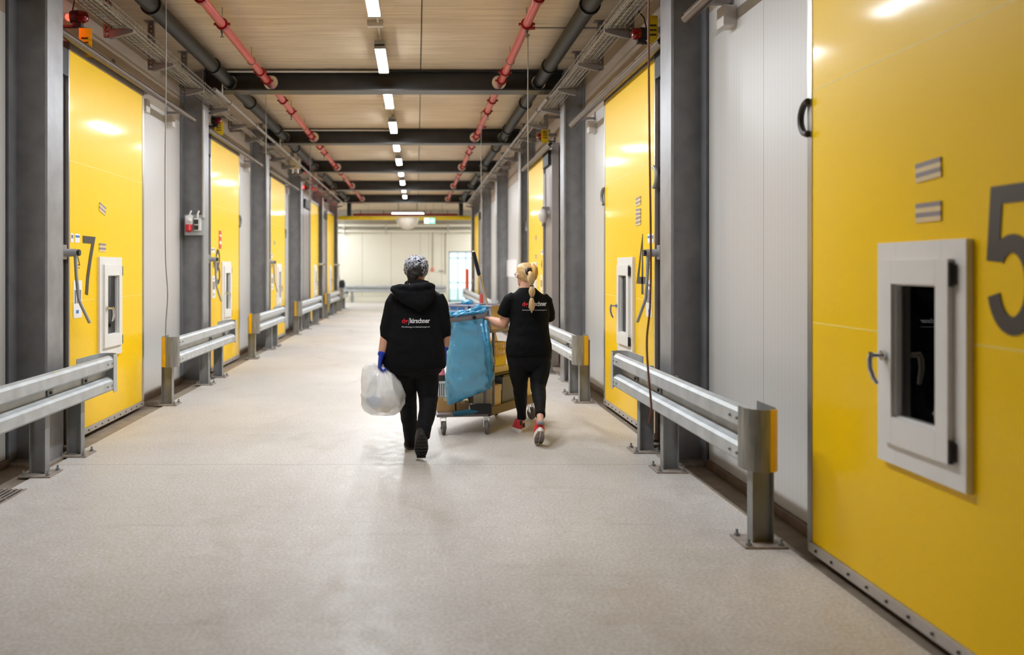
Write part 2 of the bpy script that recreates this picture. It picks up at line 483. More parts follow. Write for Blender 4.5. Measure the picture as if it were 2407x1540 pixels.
class G:
    """collects shapes (in world coordinates unless a thing says otherwise) into one bmesh"""
    def __init__(self):
        self.bm = bmesh.new()

    def face(self, vs):
        try:
            return self.bm.faces.new(vs)
        except ValueError:
            return None

    def box(self, x0, x1, y0, y1, z0, z1, bev=0.0, mat=None):
        b = bmesh.new() if bev else self.bm
        r = bmesh.ops.create_cube(b, size=1.0)
        vs = r['verts']
        for v in vs:
            v.co = Vector(((x0 + x1) / 2 + v.co.x * (x1 - x0), (y0 + y1) / 2 + v.co.y * (y1 - y0), (z0 + z1) / 2 + v.co.z * (z1 - z0)))
        if bev:
            bmesh.ops.bevel(b, geom=list(b.edges), offset=bev, segments=2, affect='EDGES', profile=0.7)
        if mat is not None:
            bmesh.ops.transform(b, matrix=mat, verts=(list(b.verts) if bev else vs))
        if bev:
            self.merge(b)
        return self

    def merge(self, b):
        me = bpy.data.meshes.new('tmp')
        b.to_mesh(me)
        b.free()
        self.bm.from_mesh(me)
        bpy.data.meshes.remove(me)

    def ring(self, c, s, o, a, b, seg, power=2.0):
        out = []
        for i in range(seg):
            t = 2 * math.pi * i / seg
            ct, st = math.cos(t), math.sin(t)
            if power != 2.0:
                ct = math.copysign(abs(ct) ** (2 / power), ct)
                st = math.copysign(abs(st) ** (2 / power), st)
            out.append(self.bm.verts.new(c + s * (a * ct) + o * (b * st)))
        return out

    def skin_rings(self, rings, caps=True, closed=False):
        n = len(rings)
        for k in range(n if closed else n - 1):
            r0, r1 = rings[k], rings[(k + 1) % n]
            m = len(r0)
            for i in range(m):
                self.face((r0[i], r0[(i + 1) % m], r1[(i + 1) % m], r1[i]))
        if caps and not closed:
            self.face(list(reversed(rings[0])))
            self.face(rings[-1])

    def tube(self, pts, rad, seg=10, ref=None, caps=True, closed=False):
        pts = [Vector(p) for p in pts]
        n = len(pts)
        if not isinstance(rad, (list, tuple)):
            rad = [rad] * n
        rings = []
        prev = Vector(ref) if ref is not None else None
        for i in range(n):
            if closed:
                t = pts[(i + 1) % n] - pts[i - 1]
            else:
                t = pts[min(i + 1, n - 1)] - pts[max(i - 1, 0)]
            t.normalize()
            if prev is None:
                prev = Vector((0, 0, 1)) if abs(t.z) < 0.9 else Vector((1, 0, 0))
            s = prev - t * prev.dot(t)
            if s.length < 1e-5:
                s = t.orthogonal()
            s.normalize()
            if ref is None:
                prev = s
            o = t.cross(s)
            r = rad[i]
            a, b = r if isinstance(r, (list, tuple)) else (r, r)
            rings.append(self.ring(pts[i], s, o, a, b, seg))
        self.skin_rings(rings, caps, closed)
        return self

    def cyl(self, p0, p1, r0, r1=None, seg=16):
        return self.tube([p0, p1], [r0, r0 if r1 is None else r1], seg)

    def stack(self, rows, seg=20, power=2.0):
        """rows of (x, y, z, half-width, half-depth), a vertical loft"""
        X, Y = Vector((1, 0, 0)), Vector((0, 1, 0))
        self.skin_rings([self.ring(Vector(r[:3]), X, Y, r[3], r[4], seg, power) for r in rows])
        return self

    def ball(self, c, r, seg=16, rings=10):
        c = Vector(c)
        if not isinstance(r, (list, tuple)):
            r = (r, r, r)
        res = bmesh.ops.create_uvsphere(self.bm, u_segments=seg, v_segments=rings, radius=1.0)
        for v in res['verts']:
            v.co = Vector((c.x + v.co.x * r[0], c.y + v.co.y * r[1], c.z + v.co.z * r[2]))
        return self

    def torus(self, c, R, r, u, w, a0=0.0, a1=2 * math.pi, seg=24, sub=8):
        c, u, w = Vector(c), Vector(u), Vector(w)
        full = abs(a1 - a0 - 2 * math.pi) < 1e-4
        n = seg if full else seg + 1
        pts = [c + u * (R * math.cos(a0 + (a1 - a0) * i / seg)) + w * (R * math.sin(a0 + (a1 - a0) * i / seg)) for i in range(n)]
        return self.tube(pts, r, sub, ref=u.cross(w), closed=full)

    def prism(self, poly, fn, t0, t1):
        """closed 2-D polygon swept between t0 and t1; fn(a, b, t) gives the point"""
        A = [self.bm.verts.new(fn(a, b, t0)) for a, b in poly]
        B = [self.bm.verts.new(fn(a, b, t1)) for a, b in poly]
        m = len(poly)
        for i in range(m):
            self.face((A[i], A[(i + 1) % m], B[(i + 1) % m], B[i]))
        self.face(list(reversed(A)))
        self.face(B)
        return self

    def sheet(self, strip, th):
        """strip: list of columns of points; a thin folded sheet made with some thickness th along its normals (solidified)"""
        rows = [[self.bm.verts.new(Vector(p)) for p in c] for c in strip]
        fs = []
        for i in range(len(rows) - 1):
            for j in range(len(rows[0]) - 1):
                f = self.face((rows[i][j], rows[i + 1][j], rows[i + 1][j + 1], rows[i][j + 1]))
                if f:
                    fs.append(f)
        if th:
            bmesh.ops.recalc_face_normals(self.bm, faces=fs)
            bmesh.ops.solidify(self.bm, geom=fs, thickness=th)
        return self

def link(name, me, mat, parent, smooth):
    o = bpy.data.objects.new(name, me)
    COL.objects.link(o)
    if mat is not None:
        me.materials.clear()
        me.materials.append(mat if not isinstance(mat, str) else MT[mat])
    if smooth:
        me.polygons.foreach_set('use_smooth', [True] * len(me.polygons))
        if smooth != 'all':
            wn = o.modifiers.new('even_faces', 'WEIGHTED_NORMAL')
            wn.keep_sharp = True
            wn.weight = 90
            try:
                me.set_sharp_from_angle(angle=math.radians(smooth if isinstance(smooth, (int, float)) and smooth > 1 else 40))
            except Exception:
                pass
    if parent is not None:
        o.parent = parent
    me.update()
    return o

def build(name, g, mat, parent=None, smooth=40, at=None, local=False):
    """one mesh object; geometry is given in world coordinates and moved to the thing's origin"""
    bmesh.ops.recalc_face_normals(g.bm, faces=list(g.bm.faces))
    org = Vector((0, 0, 0))
    if parent is not None:
        org = ORG.get(parent.name, Vector((0, 0, 0)))
    elif at is not None:
        org = Vector(at)
    elif not local and len(g.bm.verts):
        xs = [v.co for v in g.bm.verts]
        org = Vector((sum(v.x for v in xs) / len(xs), sum(v.y for v in xs) / len(xs), min(v.z for v in xs)))
    if not local:
        bmesh.ops.translate(g.bm, verts=list(g.bm.verts), vec=-org)
    me = bpy.data.meshes.new(name)
    g.bm.to_mesh(me)
    g.bm.free()
    o = link(name, me, mat, parent, smooth)
    if parent is None and not local:
        o.location = org
    ORG[o.name] = org
    return o

def tag(o, label, cat, group=None, kind=None):
    o['label'] = label
    o['category'] = cat
    if group:
        o['group'] = group
    if kind:
        o['kind'] = kind
    return o

def thing(name, loc, label, cat, group=None, rotz=0.0, kind=None):
    o = bpy.data.objects.new(name, None)
    COL.objects.link(o)
    o.empty_display_size = 0.1
    o.location = loc
    o.rotation_euler = (0, 0, rotz)
    ORG[o.name] = Vector(loc)
    return tag(o, label, cat, group, kind)

def struct(name, g, mat, label=None, cat=None, smooth=40, raw=False):
    """a piece of the room; raw keeps world coordinates as object coordinates (for the textures)"""
    o = build(name, g, mat, None, smooth, at=(0, 0, 0) if raw else None)
    o['kind'] = 'structure'
    if label:
        o['label'] = label
    if cat:
        o['category'] = cat
    return o

def dup_part(src, parent, loc=(0, 0, 0)):
    c = src.copy()
    COL.objects.link(c)
    c.parent = parent
    c.location = loc
    return c

def organic(name, g, mat, parent, voxel=0.01, smooth=6, fac=0.5, at=None, jitter=0.0, jscale=8.0, dec=0.0):
    """melts overlapping shapes into one continuous surface"""
    bmesh.ops.recalc_face_normals(g.bm, faces=list(g.bm.faces))
    org = ORG.get(parent.name, Vector((0, 0, 0))) if parent is not None else Vector(at)
    bmesh.ops.translate(g.bm, verts=list(g.bm.verts), vec=-org)
    me = bpy.data.meshes.new('tmp')
    g.bm.to_mesh(me)
    g.bm.free()
    o = bpy.data.objects.new('tmp', me)
    COL.objects.link(o)
    md = o.modifiers.new('r', 'REMESH')
    md.mode = 'VOXEL'
    md.voxel_size = voxel
    if smooth:
        sm = o.modifiers.new('s', 'SMOOTH')
        sm.iterations = smooth
        sm.factor = fac
    if dec:
        dm = o.modifiers.new('d', 'DECIMATE')
        dm.ratio = dec
    dg = bpy.context.evaluated_depsgraph_get()
    new = bpy.data.meshes.new_from_object(o.evaluated_get(dg))
    bpy.data.objects.remove(o)
    bpy.data.meshes.remove(me)
    if jitter:
        new.update()
        cos = [v.co.copy() for v in new.vertices]
        nor = [v.normal.copy() for v in new.vertices]
        for i, v in enumerate(new.vertices):
            p = cos[i] * jscale
            k = noise.noise(p) + 0.5 * noise.noise(p * 2.3 + Vector((7, 3, 1)))
            v.co = cos[i] + nor[i] * (k * jitter)
    new.name = name
    ob = link(name, new, mat, parent, 'all')
    if parent is None:
        ob.location = org
    ORG[ob.name] = org
    return ob

def text_mesh(body, name, mat, parent, box, place, bold=0.0, surf=None, depth=0.0):
    """lettering as a mesh, fitted to box=(width, height); place(u, v) gives a world point; surf: BVH to lay it on, along +Y"""
    cu = bpy.data.curves.new('tmp', 'FONT')
    cu.body = body
    cu.size = 1
    cu.offset = bold
    cu.resolution_u = 3
    o = bpy.data.objects.new('tmp', cu)
    COL.objects.link(o)
    dg = bpy.context.evaluated_depsgraph_get()
    me = bpy.data.meshes.new_from_object(o.evaluated_get(dg))
    bpy.data.objects.remove(o)
    bpy.data.curves.remove(cu)
    xs = [v.co.x for v in me.vertices]
    ys = [v.co.y for v in me.vertices]
    x0, x1, y0, y1 = min(xs), max(xs), min(ys), max(ys)
    org = ORG.get(parent.name, Vector((0, 0, 0)))
    bm = bmesh.new()
    bm.from_mesh(me)
    bpy.data.meshes.remove(me)
    bmesh.ops.remove_doubles(bm, verts=list(bm.verts), dist=1e-4)
    if surf is not None:
        bmesh.ops.triangulate(bm, faces=list(bm.faces))
        bmesh.ops.subdivide_edges(bm, edges=[e for e in bm.edges if e.calc_length() > 0.15], cuts=1)
    for v in bm.verts:
        u = (v.co.x - x0) / (x1 - x0) * box[0]
        w = (v.co.y - y0) / (y1 - y0) * box[1]
        p = place(u, w)
        if surf is not None:
            tree, off = surf
            hit = tree.ray_cast(Vector((p.x, p.y - 1.0, p.z)) - off, Vector((0, 1, 0)))
            if hit[0] is not None:
                p = hit[0] + off + Vector((0, -0.004, 0))
        v.co = p - org
    if surf is None:
        bmesh.ops.recalc_face_normals(bm, faces=list(bm.faces))
    me = bpy.data.meshes.new(name)
    bm.to_mesh(me)
    bm.free()
    return link(name, me, mat, parent, False)

def W(px, py, Y):
    """the point at depth Y that the photograph shows at pixel px, py"""
    return Vector(((px - VX) * Y / F, Y, H - (py - VY) * Y / F))
# ---------------------------------------------------------------- the room
XL, XR = -2.93, 2.015            # corridor faces of the steel columns
WL, WR = -3.24, 2.30             # white wall faces
DL, DR = -3.05, 2.12             # sliding door faces
Y0, Y1 = -9.0, 34.0              # corridor length
YF = 40.3                        # far wall of the hall beyond
CZ = 4.29
COLY = [7.0, 12.0, 17.0, 22.0, 27.0, 32.0]

g = G(); g.box(-2.86, 2.066, Y0, Y1, -0.2, 0); g.box(-9, 9, Y1, YF, -0.2, 0)
struct('floor', g, 'floor', 'pale speckled concrete floor of the corridor and hall', 'floor', raw=True)
g = G(); g.box(-3.5, -2.86, Y0, Y1, -0.2, -0.012)
struct('trim_1', g, 'gutter', 'dark dirty concrete strip along the left wall', 'floor edge', raw=True)
g = G(); g.box(2.066, 2.6, Y0, Y1, -0.2, -0.012)
struct('trim_2', g, 'gutter', 'dark dirty concrete strip along the right wall', 'floor edge', raw=True)
g = G(); g.box(-3.5, 2.6, Y0, Y1, CZ, CZ + 0.2); g.box(-9, 9, Y1, YF + 0.3, CZ, CZ + 0.2)
# dark joint running lengthwise
struct('ceiling', g, 'ceiling', 'beige board-marked ceiling between the dark beams', 'ceiling', raw=True)
g = G(); g.box(0.045, 0.057, Y0, Y1, CZ - 0.004, CZ + 0.01)
struct('trim_3', g, 'gap', 'thin dark joint running lengthwise along the ceiling', 'joint')

for side in (-1, 1):
    wx = WL if side < 0 else WR
    nm = 'wall_left' if side < 0 else 'wall_right'
    sd = 'left' if side < 0 else 'right'
    g = G()
    g.box(min(wx + side * 0.12, wx + side * 0.32), max(wx + side * 0.12, wx + side * 0.32), Y0, Y1, -0.2, CZ)
    struct(nm, g, 'gap', 'dark backing of the %s wall seen in the gaps by the columns' % sd, 'wall')
    for k in range(-3, 7):
        yc = 7.0 + 5.0 * k
        ya, yb = max(Y0, yc - 5.0 + 0.20), min(yc - 0.20, Y1)
        if k == 6:
            ya, yb = 32.2, Y1
        if yb - ya < 0.3:
            continue
        x0, x1 = sorted((wx, wx + side * 0.10))
        g = G(); g.box(x0, x1, ya, yb, 0.05, 3.56)
        struct(nm + '_panel', g, 'panel', 'white ribbed metal panels of the %s wall' % sd, 'wall', raw=True)
        g = G(); g.box(x0, x1, ya, yb, 3.56, CZ)
        struct(nm + '_upper', g, 'upper', 'beige upper band of the %s wall' % sd, 'wall', raw=True)
        x0, x1 = sorted((wx - side * 0.03, wx + side * 0.05))
        g = G(); g.box(x0, x1, ya, yb, -0.012, 0.05, bev=0.012)
        struct('baseboard_' + sd, g, 'rustrail', 'brown steel base rail along the %s wall' % sd, 'baseboard', raw=True)

g = G(); g.box(-3.6, 2.7, Y0 - 0.2, Y0, -0.2, CZ)
struct('wall_back', g, 'panel', 'white wall at the near end of the corridor', 'wall', raw=True)
# the hall beyond: end walls beside the corridor mouth, side walls, far wall with a door opening
g = G(); g.box(-9, WL - 0.3, Y1 - 0.2, Y1, 0, CZ); g.box(WR + 0.3, 9, Y1 - 0.2, Y1, 0, CZ)
struct('wall_hall_near', g, 'cream', 'hall wall either side of the corridor mouth', 'wall')
g = G(); g.box(-9.2, -9, Y1 - 0.2, YF + 0.3, 0, CZ)
struct('wall_hall_left', g, 'cream', 'left side wall of the hall', 'wall')
g = G(); g.box(9, 9.2, Y1 - 0.2, YF + 0.3, 0, CZ)
struct('wall_hall_right', g, 'cream', 'right side wall of the hall', 'wall')
DX0, DX1, DZ = 1.49, 2.72, 2.36
g = G()
for a, b in ((-9, DX0), (DX1, 9)):
    g.box(a, b, YF, YF + 0.25, 0, 3.3)
g.box(DX0, DX1, YF, YF + 0.25, DZ, 3.3)
struct('wall_far', g, 'cream', 'cream panel wall at the far end of the hall', 'wall')
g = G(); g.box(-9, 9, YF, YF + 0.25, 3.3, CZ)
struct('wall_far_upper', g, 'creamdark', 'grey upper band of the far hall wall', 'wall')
g = G()
for x in (-3.6, -2.55, -1.2, 0.15, 0.55, 1.15):
    g.box(x - 0.008, x + 0.008, YF - 0.004, YF + 0.01, 0.3, 3.28)
struct('trim_4', g, 'creamdark', 'vertical panel joints of the far hall wall', 'joint')
g = G(); g.box(-9, DX0 - 0.1, YF - 0.3, YF, 0, 0.27, bev=0.02)
struct('baseboard_far', g, 'cream', 'low cream kerb along the far hall wall', 'kerb')
g = G(); g.box(-20, 20, YF + 0.25, YF + 30, -0.25, -0.05)
struct('floor_outside', g, 'outside', 'bright paved yard outside the far door', 'yard')

# far glazed door standing in daylight
d = thing('door_6', (DX0, YF + 0.1, 0), 'bright glazed door in the far wall, daylight behind it', 'door', kind='structure')
g = G()
for a, b in ((DX0, DX0 + 0.06), (DX1 - 0.06, DX1)):
    g.box(a, b, YF + 0.06, YF + 0.14, 0, DZ)
g.box(DX0, DX1, YF + 0.06, YF + 0.14, DZ - 0.06, DZ)
g.box(DX0, DX1, YF + 0.06, YF + 0.14, 0, 0.10)
build('door_frame', g, 'doorwhite', d)
for x in (DX0 + 0.42, DX0 + 0.80):
    g = G(); g.box(x - 0.025, x + 0.025, YF + 0.07, YF + 0.13, 0.1, DZ - 0.06)
    build('mullion', g, 'doorwhite', d)
for z in (0.9, 2.05):
    g = G(); g.box(DX0 + 0.06, DX1 - 0.06, YF + 0.07, YF + 0.13, z - 0.025, z + 0.025)
    build('crossbar', g, 'doorwhite', d)
for a, b in ((0.06, 0.395), (0.445, 0.775), (0.825, 1.17)):
    g = G(); g.box(DX0 + a, DX0 + b, YF + 0.095, YF + 0.105, 0.1, DZ - 0.06)
    build('pane', g, 'glass', d)

# ---------------------------------------------------------------- steel columns and beams
def column(side, y, label):
    xf = XL if side < 0 else XR
    dep = 0.33 if side < 0 else 0.30
    s = side                                     # away from the corridor
    t = thing('steel_column', (xf + s * dep / 2, y, -0.012), label, 'column', 'grey steel H columns along the corridor')
    hb = 0.15
    top = CZ
    z0 = -0.012
    for nm, xa, xb in (('corridor_flange', xf, xf + s * 0.022), ('wall_flange', xf + s * (dep - 0.022), xf + s * dep)):
        g = G(); x0, x1 = sorted((xa, xb)); g.box(x0, x1, y - hb, y + hb, z0 + 0.02, top, bev=0.004)
        build(nm, g, 'steel', t)
    x0, x1 = sorted((xf + s * 0.022, xf + s * (dep - 0.022)))
    g = G(); g.box(x0, x1, y - 0.007, y + 0.007, z0 + 0.02, top)
    build('web', g, 'steel', t)
    x0, x1 = sorted((xf - s * 0.03, xf + s * (dep + 0.0)))
    g = G(); g.box(x0, x1, y - 0.19, y + 0.19, z0, z0 + 0.02, bev=0.004)
    build('base_plate', g, 'plate', t)
    return t

labL = ['grey steel H column standing left of the yellow door 7',
        'grey steel H column carrying the socket panel between doors 7 and 8',
        'grey steel H column next after yellow door 8 on the left',
        'grey steel H column fourth along the left wall, red beacon lit beside its top',
        'grey steel H column fifth along the left wall, between the two farthest yellow doors',
        'grey steel H column farthest along the left wall at the hall opening']
labR = ['grey steel H column between yellow doors 4 and 5 on the right',
        'grey steel H column behind the fair-haired woman, just past door 4 on the right',
        'grey steel H column left of the far yellow door above the fair-haired woman',
        'grey steel H column fourth along the right wall, just left of the white notice',
        'grey steel H column fifth along the right wall above the mop handle',
        'grey steel H column farthest along the right wall beside the bright far door']
for i, y in enumerate(COLY):
    column(-1, y, labL[i])
    column(1, y, labR[i])

def holed_web(name, y, holes, parent, mat):
    """beam web: a plate with round openings where the pipes pass"""
    cu = bpy.data.curves.new('tmp', 'CURVE')
    cu.dimensions = '2D'
    cu.fill_mode = 'BOTH'
    cu.extrude = 0.006
    def spl(pts):
        sp = cu.splines.new('POLY')
        sp.points.add(len(pts) - 1)
        for q, (a, b) in zip(sp.points, pts):
            q.co = (a, b, 0, 1)
        sp.use_cyclic_u = True
    za, zb = 4.018, 4.262
    spl([(XL, za), (XR, za), (XR, zb), (XL, zb)])
    for (hx, hz, r) in holes:
        spl([(hx + r * math.cos(2 * math.pi * k / 28), hz + r * math.sin(2 * math.pi * k / 28)) for k in range(28)])
    o = bpy.data.objects.new('tmp', cu)
    COL.objects.link(o)
    dg = bpy.context.evaluated_depsgraph_get()
    me = bpy.data.meshes.new_from_object(o.evaluated_get(dg))
    bpy.data.objects.remove(o)
    org = ORG[parent.name]
    for v in me.vertices:
        x, z, t = v.co.x, v.co.y, v.co.z
        v.co = Vector((x, y + t, z)) - org
    me.name = name
    return link(name, me, mat, parent, False)

PIPES = {'red_l': (-2.04, 4.105, 0.045), 'red_r': (1.15, 4.125, 0.045), 'ins_l': (-2.60, 4.135, 0.085), 'ins_r': (1.69, 4.135, 0.085)}
beamlab = ['dark steel ceiling beam nearest the camera, spanning the corridor',
           'dark steel ceiling beam second from the camera',
           'dark steel ceiling beam third from the camera',
           'dark steel ceiling beam fourth from the camera',
           'dark steel ceiling beam farthest away, just before the yellow lintel']
for i, y in enumerate(COLY[1:]):
    t = thing('ceiling_beam', ((XL + XR) / 2, y, 4.0), beamlab[i], 'beam', 'dark ceiling beams across the corridor')
    for nm, a, b in (('bottom_flange', 4.0, 4.02), ('top_flange', 4.262, 4.282)):
        g = G(); g.box(XL, XR, y - 0.15, y + 0.15, a, b, bev=0.004)
        build(nm, g, 'beam', t)
    holed_web('web', y, [(-2.03, 4.14, 0.098), (1.14, 4.14, 0.098), (-2.60, 4.14, 0.1), (1.69, 4.14, 0.1)], t, 'beam')

# ---------------------------------------------------------------- sliding doors
def digit_strokes(ch, w, h):
    """a list of open polylines in a w x h cell"""
    def arc(cx, cz, rx, rz, a0, a1, n=28):
        return [(cx + rx * math.cos(math.radians(a0 + (a1 - a0) * k / n)), cz + rz * math.sin(math.radians(a0 + (a1 - a0) * k / n))) for k in range(n + 1)]
    t = 0.033
    if ch == '7':
        return [[(t * 0, h - t), (w - t, h - t), (w * 0.62, h * 0.62), (w * 0.40, h * 0.30), (w * 0.30, 0)]]
    if ch == '5':
        a = arc(w * 0.46, h * 0.335, w * 0.46 - t * 0 - t, h * 0.335 - t, 140, -165)
        return [[(w - t * 0.5, h - t), (w * 0.17, h - t), (w * 0.10, a[0][1] - 0.01)], a]
    if ch == '4':
        return [[(w * 0.66, 0), (w * 0.66, h - 0.01), (t * 0.7, h * 0.24), (w, h * 0.24)]]
    if ch == '8':
        return [arc(w / 2, h * 0.745, w * 0.40 - t * 0.3, h * 0.255 - t, 0, 360), arc(w / 2, h * 0.265, w * 0.5 - t, h * 0.265 - t, 0, 360)]
    return []

def stroke_mesh(lines, half, fn):
    g = G()
    for li, L in enumerate(lines):
        lift = 1 + 0.25 * li
        closed = (Vector(L[0]) - Vector(L[-1])).length < 1e-4
        if closed:
            L = L[:-1]
        n = len(L)
        P = [Vector((a, b)) for a, b in L]
        left, right = [], []
        for i in range(n):
            if closed:
                d0 = (P[i] - P[i - 1]).normalized(); d1 = (P[(i + 1) % n] - P[i]).normalized()
            else:
                d0 = (P[i] - P[i - 1]).normalized() if i else (P[1] - P[0]).normalized()
                d1 = (P[i + 1] - P[i]).normalized() if i < n - 1 else d0
            n0 = Vector((-d0.y, d0.x)); n1 = Vector((-d1.y, d1.x))
            m = (n0 + n1)
            m = m / max(0.35, m.length_squared / 2) if m.length > 1e-4 else n0
            left.append(P[i] + m * half); right.append(P[i] - m * half)
        top = [(g.bm.verts.new(fn(a.x, a.y, lift)), g.bm.verts.new(fn(b.x, b.y, lift))) for a, b in zip(left, right)]
        bot = [(g.bm.verts.new(fn(a.x, a.y, 0)), g.bm.verts.new(fn(b.x, b.y, 0))) for a, b in zip(left, right)]
        for i in range(n if closed else n - 1):
            j = (i + 1) % n
            g.face((top[i][0], top[j][0], top[j][1], top[i][1]))
            g.face((bot[i][1], bot[j][1], bot[j][0], bot[i][0]))
            g.face((top[i][0], bot[i][0], bot[j][0], top[j][0]))
            g.face((top[i][1], top[j][1], bot[j][1], bot[i][1]))
        if not closed:
            g.face((top[0][0], top[0][1], bot[0][1], bot[0][0]))
            g.face((top[-1][1], top[-1][0], bot[-1][0], bot[-1][1]))
    return g

DOORT = 0.13
def door(name, side, ynear, yfar, label, digit=None, tags=(), stickers=True, detail=2, near_handle=False, red_sticker=False, top=3.47):
    """local frame: x to the right when facing the door, -y out into the corridor, z up; s = distance from the near edge"""
    w = yfar - ynear
    xf = DL if side < 0 else DR
    d = thing(name, (xf, (ynear + yfar) / 2, 0), label, 'door', 'yellow sliding doors', rotz=(math.pi / 2 if side < 0 else -math.pi / 2), kind='structure')
    sx = (lambda s: -w / 2 + s) if side < 0 else (lambda s: w / 2 - s)
    def B(nm, s0, s1, y0, y1, z0, z1, mat, bev=0.0, parent=None, lab=None):
        g = G(); a, b = sorted((sx(s0), sx(s1))); g.box(a, b, y0, y1, z0, z1, bev=bev)
        o = build(nm, g, mat, parent or d, local=True)
        if lab: o['label'] = lab
        return o
    # leaf in three horizontal sections
    edges = [0.085, 1.262, 2.503, top]
    for a, b in zip(edges[:-1], edges[1:]):
        B('leaf_section', 0.012, w - 0.012, 0, DOORT, a + 0.002, b - 0.002, 'yellow', bev=0.0015)
    for z in edges[1:-1]:
        B('section_seam', 0.012, w - 0.012, -0.0012, DOORT - 0.003, z - 0.003, z + 0.003, 'seam')
    for a, b, nm in ((-0.016, 0.012, 'near_edge'), (w - 0.012, w + 0.042, 'far_edge')):
        B('edge_profile', a, b, -0.004, DOORT + 0.004, 0.03, top, 'alu', bev=0.002)
    rail = B('bottom_rail', -0.012, w + 0.012, -0.012, DOORT, 0.03, 0.085, 'bottombar', bev=0.003)
    if detail:
        n = 12
        for k in range(n):
            g = G(); x = sx(0.08 + (w - 0.16) * k / (n - 1)); g.cyl((x, -0.013, 0.058), (x, -0.020, 0.058), 0.007, seg=10)
            build('bolt', g, 'bolt', rail, local=True)
    B('header_profile', -0.012, w + 0.012, -0.012, DOORT, top, top + 0.075, 'header', bev=0.004)
    # bow handles on the vertical edges, high up
    for s, on in ((w + 0.012, digit != '7' and detail > 0), (-0.012, near_handle)):
        if not on:
            continue
        g = G()
        dr = 1 if s > 0 else -1
        c = Vector((sx(s), -0.014, 2.365))
        ux = Vector((sx(s + dr) - sx(s), 0, 0)).normalized()
        g.torus(c, 0.088, 0.018, ux, Vector((0, 0, 1)), -math.pi / 2, math.pi / 2, 16, 8)
        build('bow_handle', g, 'dark' if digit == '5' else 'galv2', d, local=True)
    # vision panel
    l0 = sx(0.70 + 0.633) if side > 0 else sx(0.665)
    lw = 0.633 if side > 0 else 0.617
    X = lambda l: l0 + l
    g = G()
    def hframe(gg, a, b, c, e, a2, b2, c2, e2, y0, y1, bev=0.004):
        gg.box(a, a2, y0, y1, c, e, bev=bev); gg.box(b2, b, y0, y1, c, e, bev=bev)
        gg.box(a2, b2, y0, y1, c, c2, bev=bev); gg.box(a2, b2, y0, y1, e2, e, bev=bev)
    hframe(g, X(0), X(lw), 0.69, 1.666, X(0.149), X(0.477), 0.900, 1.488, -0.028, 0.0)
    fr = build('window_frame', g, 'white', d, local=True)
    g = G()
    hframe(g, X(0.07), X(0.556), 0.785, 1.590, X(0.153), X(0.473), 0.904, 1.484, -0.052, -0.027, bev=0.004)
    build('sash', g, 'white', fr, local=True)
    g = G()
    hframe(g, X(0.149), X(0.477), 0.900, 1.488, X(0.159), X(0.467), 0.910, 1.478, -0.030, -0.004, bev=0.0)
    build('glazing_bead', g, 'white', fr, local=True)
    g = G(); g.box(X(0.155), X(0.471), -0.0085, -0.006, 0.906, 1.482)
    build('pane', g, 'glass', fr, local=True)
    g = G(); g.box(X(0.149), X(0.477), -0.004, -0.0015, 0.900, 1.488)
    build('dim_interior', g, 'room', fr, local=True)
    if detail:
        for z0, z1 in ((0.79, 0.88), (1.48, 1.575)):
            g = G(); g.cyl((X(0.566), -0.045, z0), (X(0.566), -0.045, z1), 0.010, seg=10); g.box(X(0.556), X(0.58), -0.042, -0.027, z0 + 0.01, z1 - 0.01)
            o = build('hinge', g, 'bolt', fr, local=True)
        for px_, pz in ((0.025, 0.715), (lw - 0.025, 0.715), (0.025, 1.64), (lw - 0.025, 1.64)):
            g = G(); g.cyl((X(px_), -0.024, pz), (X(px_), -0.027, pz), 0.007, seg=8)
            build('screw', g, 'bolt', fr, local=True)
    g = G()
    hx = X(0.105)
    g.cyl((hx, -0.051, 1.168), (hx, -0.068, 1.168), 0.022, seg=14)
    g.cyl((hx, -0.066, 1.168), (hx, -0.115, 1.168), 0.010, seg=10)
    g.tube([(hx, -0.112, 1.18), (hx + 0.005, -0.122, 1.15), (hx + 0.010, -0.122, 1.11), (hx + 0.018, -0.112, 1.07), (hx + 0.028, -0.100, 1.045)], [0.011, 0.012, 0.011, 0.010, 0.008], 10)
    build('window_handle', g, 'chrome', fr, local=True)
    # big digit
    if digit:
        h_, wd, z0 = 0.54, 0.29, 1.312
        s0 = 0.31 if side < 0 else 0.325
        xa = sx(s0) if side < 0 else sx(s0 + wd)
        g = stroke_mesh(digit_strokes(digit, wd, h_), 0.033, lambda a, b, k: Vector((xa + a, -0.0035 * k - 0.0005, z0 + b)))
        build('painted_digit', g, 'digit', d, local=True)
    # striped plates
    for (s, z, tilt) in tags:
        p = None
        ca, sa = math.cos(tilt), math.sin(tilt)
        xc = sx(s)
        for k in range(4):
            zz = 0.030 - 0.020 * k
            mtx = Matrix.Translation((xc, 0, z)) @ Matrix.Rotation(tilt, 4, 'Y')
            g = G(); g.box(-0.088, 0.088, -0.006, -0.0005, zz - 0.010, zz + 0.010, mat=mtx)
            if p is None:
                p = build('striped_plate', g, 'stripegrey', d, local=True)
            else:
                build('stripe', g, 'stripecream' if k in (1, 3) else 'stripegrey', p, local=True)
    if red_sticker:
        B('red_sticker', 0.53, 0.68, -0.006, -0.0005, 1.86, 2.14, 'redprint', lab='red and white sticker')
        B('sticker_band', 0.55, 0.66, -0.008, -0.006, 1.93, 1.98, 'paper')
        B('sticker_band', 0.55, 0.66, -0.008, -0.006, 2.05, 2.08, 'paper')
